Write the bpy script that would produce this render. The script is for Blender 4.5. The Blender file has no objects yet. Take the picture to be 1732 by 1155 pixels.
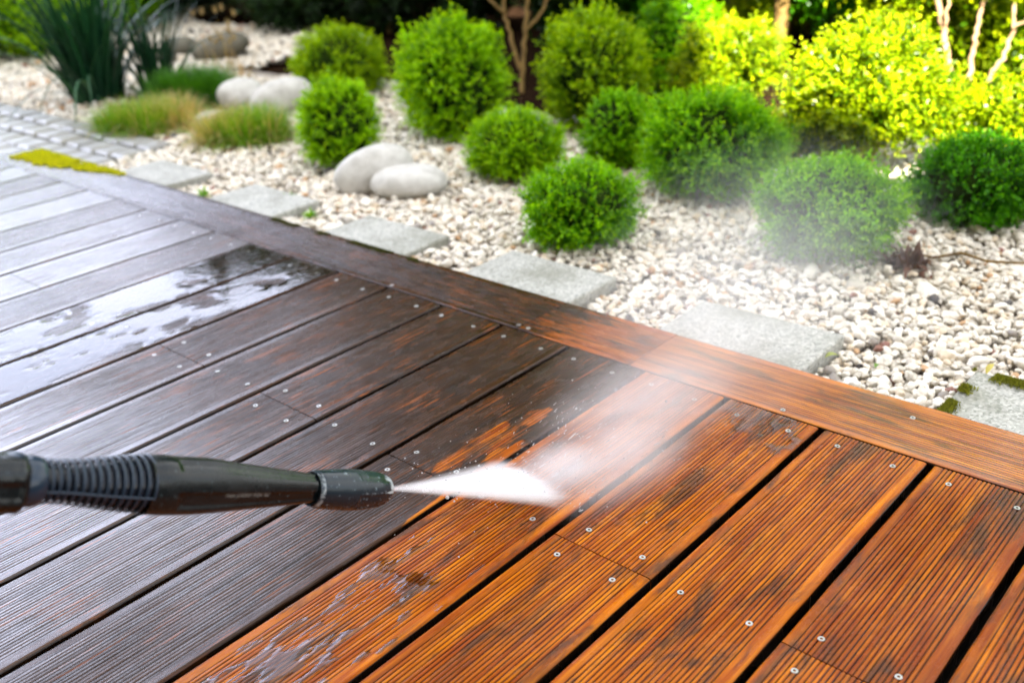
import bpy, math, random
import numpy as np
from mathutils import Vector, Matrix
R = math.radians
sc = bpy.context.scene
col = sc.collection
rng = np.random.default_rng(7)
random.seed(7)

# ---------------------------------------------------------------- camera
F, PW, PH = 1684.23, 1732.0, 1155.0
CAM = np.array([2.01236, -1.16466, 0.73552])
RV = np.array([0.74749, 0.66206, -0.05416])
UV = np.array([-0.25063, 0.35660, 0.90001])
FW = np.array([-0.61518, 0.65918, -0.43248])
cd = bpy.data.cameras.new('camera')
cam = bpy.data.objects.new('camera', cd); col.objects.link(cam)
cd.sensor_width = 36.0; cd.lens = F / PW * 36.0
cd.clip_start = 0.02; cd.clip_end = 600
m = Matrix.Identity(4)
for i in range(3):
    m[i][0] = RV[i]; m[i][1] = UV[i]; m[i][2] = -FW[i]; m[i][3] = CAM[i]
cam.matrix_world = m
cd.dof.use_dof = True; cd.dof.focus_distance = 1.22; cd.dof.aperture_fstop = 3.6
cd.dof.aperture_blades = 7
sc.camera = cam

# ---------------------------------------------------------------- sky and sun
SUN_EL, SUN_AZ = 40.0, 140.0        # azimuth measured from +Y towards +X: behind the camera, to the right
w = bpy.data.worlds.new('World'); sc.world = w; w.use_nodes = True
nt = w.node_tree; nt.nodes.clear()
out = nt.nodes.new('ShaderNodeOutputWorld'); bg = nt.nodes.new('ShaderNodeBackground')
sky = nt.nodes.new('ShaderNodeTexSky'); sky.sky_type = 'NISHITA'; sky.sun_disc = False
sky.sun_elevation = R(SUN_EL); sky.sun_rotation = R(SUN_AZ)
sky.air_density = 1.0; sky.dust_density = 2.0; sky.ozone_density = 1.0
tc = nt.nodes.new('ShaderNodeTexCoord'); mp = nt.nodes.new('ShaderNodeMapping')
mp.inputs['Scale'].default_value = (1.0, 1.0, 2.2)
cn = nt.nodes.new('ShaderNodeTexNoise'); cn.inputs['Scale'].default_value = 1.7
cn.inputs['Detail'].default_value = 7; cn.inputs['Roughness'].default_value = 0.55
cr = nt.nodes.new('ShaderNodeValToRGB'); cr.color_ramp.elements[0].position = 0.38; cr.color_ramp.elements[1].position = 0.60
cr.color_ramp.elements[0].color = (0.30, 0.30, 0.30, 1); cr.color_ramp.elements[1].color = (0.9, 0.9, 0.9, 1)
mx = nt.nodes.new('ShaderNodeMix'); mx.data_type = 'RGBA'
mx.inputs['B'].default_value = (6.6, 6.4, 6.1, 1)
nt.links.new(tc.outputs['Generated'], mp.inputs['Vector']); nt.links.new(mp.outputs[0], cn.inputs['Vector'])
nt.links.new(cn.outputs['Fac'], cr.inputs['Fac']); nt.links.new(cr.outputs['Color'], mx.inputs['Factor'])
nt.links.new(sky.outputs[0], mx.inputs['A'])
# a bank of bright cloud standing in the open sky to the left
BANK = Vector((math.sin(R(-80)) * math.cos(R(18)), math.cos(R(-80)) * math.cos(R(18)), math.sin(R(18))))
dt = nt.nodes.new('ShaderNodeVectorMath'); dt.operation = 'DOT_PRODUCT'; dt.inputs[1].default_value = BANK
nm = nt.nodes.new('ShaderNodeVectorMath'); nm.operation = 'NORMALIZE'
nt.links.new(tc.outputs['Generated'], nm.inputs[0]); nt.links.new(nm.outputs[0], dt.inputs[0])
mr = nt.nodes.new('ShaderNodeMapRange'); mr.interpolation_type = 'SMOOTHSTEP'
mr.inputs['From Min'].default_value = .80; mr.inputs['From Max'].default_value = .97
nt.links.new(dt.outputs['Value'], mr.inputs['Value'])
m2 = nt.nodes.new('ShaderNodeMix'); m2.data_type = 'RGBA'; m2.blend_type = 'ADD'; m2.inputs['B'].default_value = (8.6, 9.5, 13.2, 1)
nt.links.new(mr.outputs[0], m2.inputs['Factor']); nt.links.new(mx.outputs['Result'], m2.inputs['A'])
nt.links.new(m2.outputs['Result'], bg.inputs['Color'])
bg.inputs['Strength'].default_value = 0.05
nt.links.new(bg.outputs[0], out.inputs['Surface'])

sl = bpy.data.lights.new('sun', 'SUN'); sl.energy = 4.4; sl.angle = R(0.5); sl.color = (1.0, 0.93, 0.80)
so = bpy.data.objects.new('sun', sl); col.objects.link(so)
sd = Vector((math.sin(R(SUN_AZ)) * math.cos(R(SUN_EL)), math.cos(R(SUN_AZ)) * math.cos(R(SUN_EL)), math.sin(R(SUN_EL))))
so.rotation_euler = sd.to_track_quat('Z', 'Y').to_euler(); so.location = (2, -4, 5)

sc.view_settings.view_transform = 'Standard'; sc.view_settings.look = 'None'
sc.view_settings.exposure = 3.35; sc.view_settings.gamma = 1.0
cy = sc.cycles
cy.use_denoising = True
try: cy.denoiser = 'OPENIMAGEDENOISE'
except Exception: pass
cy.max_bounces = 10; cy.volume_bounces = 3; cy.transparent_max_bounces = 24
cy.caustics_reflective = False; cy.caustics_refractive = False
cy.volume_step_rate = 1.0; cy.volume_max_steps = 128; cy.sample_clamp_indirect = 6

# ---------------------------------------------------------------- helpers
def ray(px, py):
    return (px - PW / 2) / F * RV - (py - PH / 2) / F * UV + FW
def at(px, py, z=0.0):
    d = ray(px, py); return CAM + d * (z - CAM[2]) / d[2]
def atd(px, py, depth):
    return CAM + ray(px, py) * depth
def depth_of(p): return float((np.asarray(p) - CAM) @ FW)
def inview(P, pad=60):
    d = P - CAM; z = d @ FW
    x = PW / 2 + F * (d @ RV) / z; y = PH / 2 - F * (d @ UV) / z
    return (z > .2) & (x > -pad) & (x < PW + pad) & (y > -pad) & (y < PH + pad)

def tag(o, label=None, cat=None, group=None, kind=None):
    if label: o['label'] = label
    if cat: o['category'] = cat
    if group: o['group'] = group
    if kind: o['kind'] = kind
    return o
def empty(name, loc, label=None, cat=None, group=None, kind=None):
    o = bpy.data.objects.new(name, None); col.objects.link(o); o.location = [float(v) for v in loc]
    o.empty_display_size = .05
    return tag(o, label, cat, group, kind)
def link(name, me, mat=None, parent=None):
    o = bpy.data.objects.new(name, me); col.objects.link(o)
    if mat: me.materials.append(mat)
    if parent is not None:
        o.parent = parent
        o.matrix_parent_inverse = Matrix.Translation(parent.location).inverted() if parent.parent is None else parent_inv(parent)
    return o
def parent_inv(p):
    M = Matrix.Identity(4); chain = []
    q = p
    while q is not None: chain.append(q); q = q.parent
    for q in reversed(chain):
        M = M @ q.matrix_parent_inverse @ Matrix.LocRotScale(q.location, q.rotation_euler, q.scale)
    return M.inverted()
def mesh_np(name, V, Fc, smooth=False, col_attr=None, floats=None, uv=None):
    """V (n,3); Fc (m,k) with one k"""
    V = np.asarray(V, np.float32); Fc = np.asarray(Fc, np.int32)
    me = bpy.data.meshes.new(name); k = Fc.shape[1]
    me.vertices.add(len(V)); me.vertices.foreach_set('co', V.ravel())
    me.loops.add(Fc.size); me.loops.foreach_set('vertex_index', Fc.ravel())
    me.polygons.add(len(Fc)); me.polygons.foreach_set('loop_start', np.arange(0, Fc.size, k, dtype=np.int32))
    me.polygons.foreach_set('loop_total', np.full(len(Fc), k, np.int32))
    me.polygons.foreach_set('use_smooth', np.full(len(Fc), smooth))
    if uv is not None:
        l = me.uv_layers.new(name='UVMap'); l.data.foreach_set('uv', np.asarray(uv, np.float32)[Fc.ravel()].ravel())
    if col_attr is not None:
        a = me.color_attributes.new('Col', 'FLOAT_COLOR', 'POINT')
        c4 = np.ones((len(V), 4), np.float32); c4[:, :3] = col_attr; a.data.foreach_set('color', c4.ravel())
    for n, v in (floats or {}).items():
        a = me.attributes.new(n, 'FLOAT', 'POINT'); a.data.foreach_set('value', np.asarray(v, np.float32))
    me.update(calc_edges=True); me.validate()
    return me
def box_data(x0, x1, y0, y1, z0, z1):
    V = [(x, y, z) for z in (z0, z1) for y in (y0, y1) for x in (x0, x1)]
    Q = [(0, 2, 3, 1), (4, 5, 7, 6), (0, 1, 5, 4), (2, 6, 7, 3), (0, 4, 6, 2), (1, 3, 7, 5)]
    return np.array(V), np.array(Q)
def box(name, b, mat, parent=None, bevel=0):
    V, Q = box_data(*b); o = link(name, mesh_np(name, V, Q), mat, parent)
    if bevel:
        md = o.modifiers.new('bevel', 'BEVEL'); md.width = bevel; md.segments = 2
    return o
def tube_data(pts, rads, n=8, cap=True):
    pts = np.asarray(pts, float); V = []; Fc = []
    prev = None
    for i, p in enumerate(pts):
        t = pts[min(i + 1, len(pts) - 1)] - pts[max(i - 1, 0)]; t = t / np.linalg.norm(t)
        a = prev if prev is not None else (np.array([1., 0, 0]) if abs(t[0]) < .8 else np.array([0, 1., 0]))
        a = a - t * (a @ t); a /= np.linalg.norm(a); prev = a; b = np.cross(t, a)
        for k in range(n):
            th = 2 * math.pi * k / n; V.append(p + rads[i] * (a * math.cos(th) + b * math.sin(th)))
    for i in range(len(pts) - 1):
        for k in range(n):
            Fc.append((i * n + k, i * n + (k + 1) % n, (i + 1) * n + (k + 1) % n, (i + 1) * n + k))
    return np.array(V), np.array(Fc)
def join(parts):
    Vs, Fs, o = [], [], 0
    for V, Fc in parts: Vs.append(V); Fs.append(np.asarray(Fc) + o); o += len(V)
    return np.concatenate(Vs), np.concatenate(Fs)
def vnoise(P, scale, seed=0, octaves=2):
    """cheap smooth value noise on (n,k) points, 0..1"""
    P = np.atleast_2d(P) * scale; tot = 0; amp = 1; norm = 0
    for o in range(octaves):
        Q = P * 2 ** o + seed * 13.7 + o * 5.1
        f = np.floor(Q); t = Q - f; t = t * t * (3 - 2 * t); f = f.astype(np.int64); acc = 0; k = P.shape[1]
        for c in range(2 ** k):
            wgt = 1; h = np.full(len(P), seed * 7919 + 17, np.int64)
            for j in range(k):
                b = (c >> j) & 1; wgt = wgt * (t[:, j] if b else 1 - t[:, j])
                h = (h * 31 + (f[:, j] + b) * (73856093 if j == 0 else 19349663 if j == 1 else 83492791)) & 0x7fffffff
            h = ((h ^ (h >> 13)) * 1274126177) & 0x7fffffff; h = (h ^ (h >> 16)) & 0xffff
            acc = acc + wgt * h / 65535.
        tot = tot + acc * amp; norm += amp; amp *= .5
    return tot / norm
def sstep(a, b, x):
    t = np.clip((x - a) / (b - a), 0, 1); return t * t * (3 - 2 * t)

# ---------------------------------------------------------------- materials
class NB:
    """small node-tree builder"""
    def __init__(s, name):
        s.mat = bpy.data.materials.new(name); s.mat.use_nodes = True; s.t = s.mat.node_tree; s.t.nodes.clear()
        s.out = s.t.nodes.new('ShaderNodeOutputMaterial')
    def n(s, typ, props=None, **inp):
        nd = s.t.nodes.new('ShaderNode' + typ)
        for k, v in (props or {}).items(): setattr(nd, k, v)
        for k, v in inp.items():
            k = k.replace('_', ' '); s.set(nd, k, v)
        return nd
    def set(s, nd, k, v):
        sock = nd.inputs[int(k)] if str(k).isdigit() else nd.inputs[k]
        if hasattr(v, 'outputs'): v = v.outputs[0]
        if isinstance(v, bpy.types.NodeSocket): s.t.links.new(v, sock)
        else: sock.default_value = v
    def math(s, op, a, b=None, c=None, clamp=False):
        nd = s.t.nodes.new('ShaderNodeMath'); nd.operation = op; nd.use_clamp = clamp
        for i, v in enumerate((a, b, c)):
            if v is not None: s.set(nd, i, v)
        return nd.outputs[0]
    def mix(s, f, a, b, blend='MIX'):
        nd = s.t.nodes.new('ShaderNodeMix'); nd.data_type = 'RGBA'; nd.blend_type = blend
        s.set(nd, 'Factor', f)
        for k, v in (('A', a), ('B', b)):
            sock = [q for q in nd.inputs if q.name == k and q.type == 'RGBA'][0]
            if hasattr(v, 'outputs'): v = v.outputs[0]
            if isinstance(v, bpy.types.NodeSocket): s.t.links.new(v, sock)
            else: sock.default_value = (*v, 1) if len(v) == 3 else v
        return [q for q in nd.outputs if q.type == 'RGBA'][0]
    def ramp(s, f, stops):
        nd = s.t.nodes.new('ShaderNodeValToRGB'); e = nd.color_ramp.elements
        while len(e) < len(stops): e.new(.5)
        for q, (p, c) in zip(e, stops): q.position = p; q.color = (*c, 1) if len(c) == 3 else c
        s.set(nd, 'Fac', f); return nd.outputs['Color']
    def rng(s, v, a, b, c=0., d=1., smooth=True):
        nd = s.t.nodes.new('ShaderNodeMapRange'); nd.interpolation_type = 'SMOOTHSTEP' if smooth else 'LINEAR'
        for k, x in zip(('Value', 'From Min', 'From Max', 'To Min', 'To Max'), (v, a, b, c, d)): s.set(nd, k, x)
        return nd.outputs['Result']
    def noise(s, vec, scale, detail=4, rough=.55, dist=0):
        nd = s.n('TexNoise', Scale=scale, Detail=detail, Roughness=rough, Distortion=dist)
        if vec is not None: s.set(nd, 'Vector', vec)
        return nd.outputs['Fac']
    def scaled(s, vec, sx, sy, sz):
        nd = s.n('Mapping'); s.set(nd, 'Vector', vec); nd.inputs['Scale'].default_value = (sx, sy, sz); return nd.outputs[0]
    def attr(s, name):
        nd = s.t.nodes.new('ShaderNodeAttribute'); nd.attribute_name = name; return nd
    def bump(s, h, dist, strength=1.0, normal=None):
        nd = s.n('Bump', Height=h, Distance=dist, Strength=strength)
        if normal is not None: s.set(nd, 'Normal', normal)
        return nd.outputs[0]
    def done(s, surf): s.t.links.new(surf.outputs[0] if hasattr(surf, 'outputs') else surf, s.out.inputs['Surface']); return s.mat

def mat_wood():
    b = NB('wet_deck_wood')
    uv = b.n('UVMap', props={'uv_map': 'UVMap'}).outputs[0]
    clean, wet, groove, worn, tone = (b.attr(k).outputs['Fac'] for k in ('clean', 'wet', 'groove', 'worn', 'tone'))
    fine = b.noise(b.scaled(uv, 420, 9, 1), 1.0, 5, .6)
    grain = b.noise(b.scaled(uv, 110, 4.5, 1), 1.0, 5, .6, .4)
    broad = b.noise(b.scaled(uv, 16, 7, 1), 1.0, 4, .6, .6)
    speck = b.noise(uv, 900, 3, .7)
    # clean orange wood
    corange = b.ramp(grain, [(.22, (.14, .022, .001)), (.42, (.28, .056, .001)), (.58, (.48, .134, .0008)), (.82, (.67, .23, .001))])
    corange = b.mix(b.rng(fine, .40, .75, 0, .30), corange, (.24, .045, .002))
    corange = b.mix(b.math('MULTIPLY', b.rng(b.noise(b.scaled(uv, 9, 4, 1), 1.0, 4, .6, .8), .30, .70), tone, clamp=True), corange, b.mix(.55, corange, (.13, .018, .002)))
    stain = b.rng(b.noise(b.scaled(uv, 34, 7, 1), 1.0, 6, .65, .5), .48, .68, 0, .85)
    corange = b.mix(stain, corange, (.050, .026, .014))
    # dirty, weathered wood
    dirty = b.ramp(grain, [(.28, (.010, .0042, .0015)), (.5, (.030, .0112, .0028)), (.75, (.066, .023, .0045))])
    streak = b.rng(b.math('ADD', b.noise(b.scaled(uv, 260, 11, 1), 1.0, 3, .55, .5), b.math('MULTIPLY', b.rng(broad, .35, .7), .16)), .65, .77)
    streak = b.math('MULTIPLY', streak, worn, clamp=True)
    dirty = b.mix(streak, dirty, (.30, .075, .006))
    dirty = b.mix(b.math('MULTIPLY', b.rng(broad, .52, .78), b.math('MULTIPLY', worn, .45), clamp=True), dirty, (.045, .017, .004))
    cm = b.rng(b.math('ADD', clean, b.math('MULTIPLY', b.math('SUBTRACT', b.noise(b.scaled(uv, 150, 22, 1), 1.0, 4, .6), .5), .9)), .38, .62)
    colr = b.mix(cm, dirty, corange)
    # dirt lying in the grooves, gap shade painted on board sides, grime specks
    gd = b.math('MULTIPLY', b.math('MULTIPLY', groove, b.math('ADD', .55, b.math('MULTIPLY', cm, .45))), b.rng(b.noise(b.scaled(uv, 70, 9, 1), 1.0, 4, .65), .30, .68, .60, 1.0), clamp=True)
    colr = b.mix(gd, colr, (.008, .004, .002))
    colr = b.mix(b.rng(speck, .58, .72, 0, .65), colr, (.02, .012, .008))
    # wetness
    rn = b.noise(b.scaled(uv, 70, 30, 1), 1.0, 4, .6)
    rough = b.math('SUBTRACT', b.rng(rn, .3, .75, .20, .38), b.math('MULTIPLY', wet, .12), clamp=True)
    h = b.math('ADD', b.math('MULTIPLY', fine, .7), b.math('MULTIPLY', speck, .5))
    bmp = b.bump(h, .0008, .55)
    drops = b.noise(uv, 340, 2, .5)
    bmc = b.bump(b.rng(drops, .55, .72), .0006, .5, b.bump(h, .0004, .5))
    p = b.n('BsdfPrincipled', Base_Color=colr, Roughness=rough, Normal=bmp, IOR=1.45)
    p.inputs['Coat IOR'].default_value = 1.30
    b.set(p, 'Coat Weight', b.math('ADD', b.math('MULTIPLY', b.rng(rn, .3, .6, .10, .46), b.math('SUBTRACT', 1.0, b.math('MULTIPLY', cm, .55))), b.math('MULTIPLY', wet, .6), clamp=True))
    b.set(p, 'Specular IOR Level', b.math('ADD', b.math('SUBTRACT', .07, b.math('MULTIPLY', cm, .03)), b.math('MULTIPLY', wet, .25))); b.set(p, 'Coat Normal', bmc)
    b.set(p, 'Coat Roughness', b.math('SUBTRACT', b.rng(rn, .3, .75, .08, .22), b.math('MULTIPLY', wet, .07), clamp=True))
    return b.done(p)

def mat_leaf(name, rough=.42, transl=.35, spec=.5):
    b = NB(name)
    c = b.attr('Col').outputs['Color']
    geo = b.n('NewGeometry')
    c2 = b.mix(b.noise(geo.outputs['Position'], 45, 2), b.mix(.2, c, (0, 0, 0)), c)
    p = b.n('BsdfPrincipled', Base_Color=c2, Roughness=rough); p.inputs['Specular IOR Level'].default_value = spec
    tcol = b.mix(1.0, c, (1.35, 1.15, .35), 'MULTIPLY')
    t = b.n('BsdfTranslucent', Color=tcol)
    mxs = b.n('MixShader'); b.set(mxs, 'Fac', transl); b.set(mxs, 1, p); b.set(mxs, 2, t)
    return b.done(mxs)
def mat_plain(name, c0, c1, scale=20, rough=.7, bumpd=0, stretch=(1, 1, 1), spec=.25, detail=5):
    b = NB(name); geo = b.n('NewGeometry')
    v = b.scaled(geo.outputs['Position'], *stretch); nz = b.noise(v, scale, detail, .6)
    p = b.n('BsdfPrincipled', Base_Color=b.ramp(nz, [(.3, c0), (.7, c1)]), Roughness=rough)
    p.inputs['Specular IOR Level'].default_value = spec
    if bumpd: b.set(p, 'Normal', b.bump(nz, bumpd))
    return b.done(p)

M = {}
M['wood'] = mat_wood()
M['boxleaf'] = mat_leaf('boxwood_leaf', .27, .48, .22)
M['grass'] = mat_leaf('grass_blade', .55, .35)
M['blade'] = mat_leaf('strap_blade', .4, .25, .2)
M['bark'] = mat_plain('bark', (.09, .052, .013), (.24, .15, .045), 40, .8, .003, (1, 1, .3))
M['palebark'] = mat_plain('pale_bark', (.16, .09, .045), (.34, .23, .13), 40, .8, .003, (1, 1, .3))
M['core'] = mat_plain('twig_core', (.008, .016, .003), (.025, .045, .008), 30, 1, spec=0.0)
M['boulder'] = mat_plain('boulder_stone', (.38, .365, .33), (.60, .59, .555), 22, .85, .004, detail=12)
M['darkboulder'] = mat_plain('dark_boulder_stone', (.07, .067, .05), (.16, .15, .115), 14, .85, .002)  # darker tone than the pale boulder stone
M['soil'] = mat_plain('soil', (.008, .005, .003), (.030, .016, .009), 35, 1, .01, spec=0.0)
M['joist'] = mat_plain('joist_wood', (.008, .006, .004), (.03, .02, .014), 40, .7, .001)
M['render'] = mat_plain('shade_block_render', (.26, .22, .17), (.30, .26, .20), 6, .9)

def mat_pebble():
    b = NB('white_pebble'); oi = b.n('ObjectInfo').outputs['Random']; geo = b.n('NewGeometry')
    c = b.ramp(oi, [(0, (.56, .52, .44)), (.20, (.72, .66, .56)), (.5, (.80, .755, .66)), (.80, (.68, .57, .42)), (.90, (.46, .42, .36)), (.935, (.50, .30, .15)), (.96, (.26, .23, .20)), (.98, (.22, .09, .06)), (.992, (.07, .065, .065))])
    b.t.nodes[-1]
    for nd in b.t.nodes:
        if nd.type == 'VALTORGB': nd.color_ramp.interpolation = 'CONSTANT'
    nz = b.noise(geo.outputs['Position'], 160, 4, .6)
    c = b.mix(b.rng(nz, .45, .8, 0, .4), c, (.34, .25, .15))
    p = b.n('BsdfPrincipled', Base_Color=c, Roughness=.55, Normal=b.bump(nz, .0012, .6)); return b.done(p)
M['pebble'] = mat_pebble()
def mat_granite():
    b = NB('granite'); geo = b.n('NewGeometry'); P = geo.outputs['Position']
    v = b.n('TexVoronoi', Scale=260.); b.set(v, 'Vector', P)
    c = b.ramp(v.outputs['Color'], [(.1, (.17, .175, .15)), (.35, (.31, .31, .275)), (.7, (.43, .42, .38)), (.95, (.55, .54, .49))])
    c = b.mix(b.rng(b.noise(P, 9, 6, .65), .42, .70, 0, .65), c, (.15, .15, .105))
    p = b.n('BsdfPrincipled', Base_Color=c, Roughness=.6, Normal=b.bump(b.noise(P, 300, 3), .001, .6)); return b.done(p)
M['granite'] = mat_granite()
def mat_sett():
    b = NB('granite_sett'); geo = b.n('NewGeometry'); P = geo.outputs['Position']
    c = b.ramp(b.noise(P, 14, 5), [(.3, (.19, .19, .175)), (.7, (.32, .315, .30))])
    c = b.mix(b.rng(b.noise(P, 5, 3), .5, .75, 0, .6), c, (.22, .20, .13))
    p = b.n('BsdfPrincipled', Base_Color=c, Roughness=.4, Normal=b.bump(b.noise(P, 120, 4), .002, .6)); return b.done(p)
M['sett'] = mat_sett()
def mat_bed():
    b = NB('gravel_bed'); P = b.n('NewGeometry').outputs['Position']
    v = b.n('TexVoronoi', Scale=75.); b.set(v, 'Vector', P)
    c = b.ramp(v.outputs['Color'], [(.1, (.20, .17, .13)), (.5, (.36, .32, .27)), (.9, (.45, .41, .35))])
    c = b.mix(b.rng(v.outputs['Distance'], .3, .7, 0, .8), c, (.14, .11, .08))
    return b.done(b.n('BsdfPrincipled', Base_Color=c, Roughness=.8))
M['bed'] = mat_bed()
def mat_metal(name, c, rough, metal=1.0):
    b = NB(name); P = b.n('NewGeometry').outputs['Position']
    p = b.n('BsdfPrincipled', Base_Color=(*c, 1), Roughness=rough, Metallic=metal, Normal=b.bump(b.noise(P, 900, 2), .0003, .4))
    return b.done(p)
M['screw'] = mat_metal('stainless_screw', (.42, .42, .40), .42)
M['hole'] = mat_plain('screw_recess', (.02, .02, .02), (.05, .05, .05), 200, .6)
def mat_plastic(name, base, scale_c, amt):
    b = NB(name); P = b.n('TexCoord').outputs['Object']
    g = b.noise(P, 26, 5, .65); s = b.noise(P, 240, 3, .6)
    c = b.mix(b.rng(g, .50, .85, 0, .45), base, tuple(min(1, v * 2.0 + .012) for v in base))
    c = b.mix(b.rng(s, .60, .72, 0, amt), c, scale_c)
    lime = b.attr('lime').outputs['Fac']
    ln = b.rng(b.math('ADD', lime, b.math('MULTIPLY', b.math('SUBTRACT', b.noise(P, 130, 4, .65), .5), .9)), .45, .75, 0, .75)
    c = b.mix(ln, c, (.50, .56, .58))
    p = b.n('BsdfPrincipled', Base_Color=c, Roughness=b.rng(g, .3, .7, .16, .34), Normal=b.bump(b.math('ADD', g, b.math('MULTIPLY', s, .3)), .0008, .5))
    p.inputs['Specular IOR Level'].default_value = .38
    return b.done(p)
M['plastic'] = mat_plastic('wet_black_plastic', (.0035, .006, .0068), (.09, .13, .14), .28)
M['nozzle'] = mat_plastic('worn_nozzle_plastic', (.008, .016, .023), (.26, .34, .38), .50)
M['rubber'] = mat_plastic('ribbed_rubber', (.014, .027, .045), (.07, .10, .14), .2)
M['rubberdark'] = mat_plastic('dark_rubber', (.006, .008, .014), (.02, .03, .05), .1)
M['print'] = mat_plain('grey_print', (.16, .16, .15), (.24, .24, .22), 200, .6)
def mat_film():
    b = NB('water_film'); P = b.n('NewGeometry').outputs['Position']
    nrm = b.bump(b.noise(b.scaled(P, 1, 1, 1), 55, 3, .5), .0010, .30)
    fr = b.n('Fresnel', IOR=1.45, Normal=nrm)
    g = b.n('BsdfGlossy', Roughness=.03, Normal=nrm); t = b.n('BsdfTransparent', Color=(.93, .93, .94, 1))
    mxs = b.n('MixShader'); b.set(mxs, 'Fac', fr); b.set(mxs, 1, t); b.set(mxs, 2, g)
    return b.done(mxs)
M['film'] = mat_film()
def mat_drop():
    b = NB('water_droplet'); g = b.n('BsdfGlass', IOR=1.33, Roughness=.02)
    d = b.n('BsdfDiffuse', Color=(.9, .92, .95, 1)); mxs = b.n('MixShader'); b.set(mxs, 'Fac', .45); b.set(mxs, 1, g); b.set(mxs, 2, d)
    return b.done(mxs)
M['drop'] = mat_drop()

# ---------------------------------------------------------------- ground, gravel bed, path
GZ = -0.055
def sheet(name, x0, x1, y0, y1, z, mat, kind='structure'):
    V = np.array([(x0, y0, z), (x1, y0, z), (x1, y1, z), (x0, y1, z)])
    return tag(link(name, mesh_np(name, V, [[0, 1, 2, 3]]), mat), kind=kind)
sheet('ground', -150, 150, -150, 150, -.092, M['soil'])
gx, gy = np.meshgrid(np.linspace(-4.6, 4.0, 90), np.linspace(.10, 1.55, 40), indexing='ij')
gz = -.076 + .006 * vnoise(np.stack([gx.ravel(), gy.ravel()], 1), 6, 3).reshape(gx.shape)
idx = np.arange(gx.size).reshape(gx.shape)
Q = np.stack([idx[:-1, :-1], idx[1:, :-1], idx[1:, 1:], idx[:-1, 1:]], -1).reshape(-1, 4)
tag(link('gravel_bed', mesh_np('gravel_bed', np.stack([gx, gy, gz], -1).reshape(-1, 3), Q, True), M['bed']), kind='structure')

def on_paver(X, Y):
    r = np.zeros(len(X), bool)
    for px0 in PAV_X: r |= (X > px0 - .006) & (X < px0 + .288) & (Y < .358)
    return r
PAV_X = [-.84, -.345, .135, .615, 1.10, 1.60]

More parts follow.
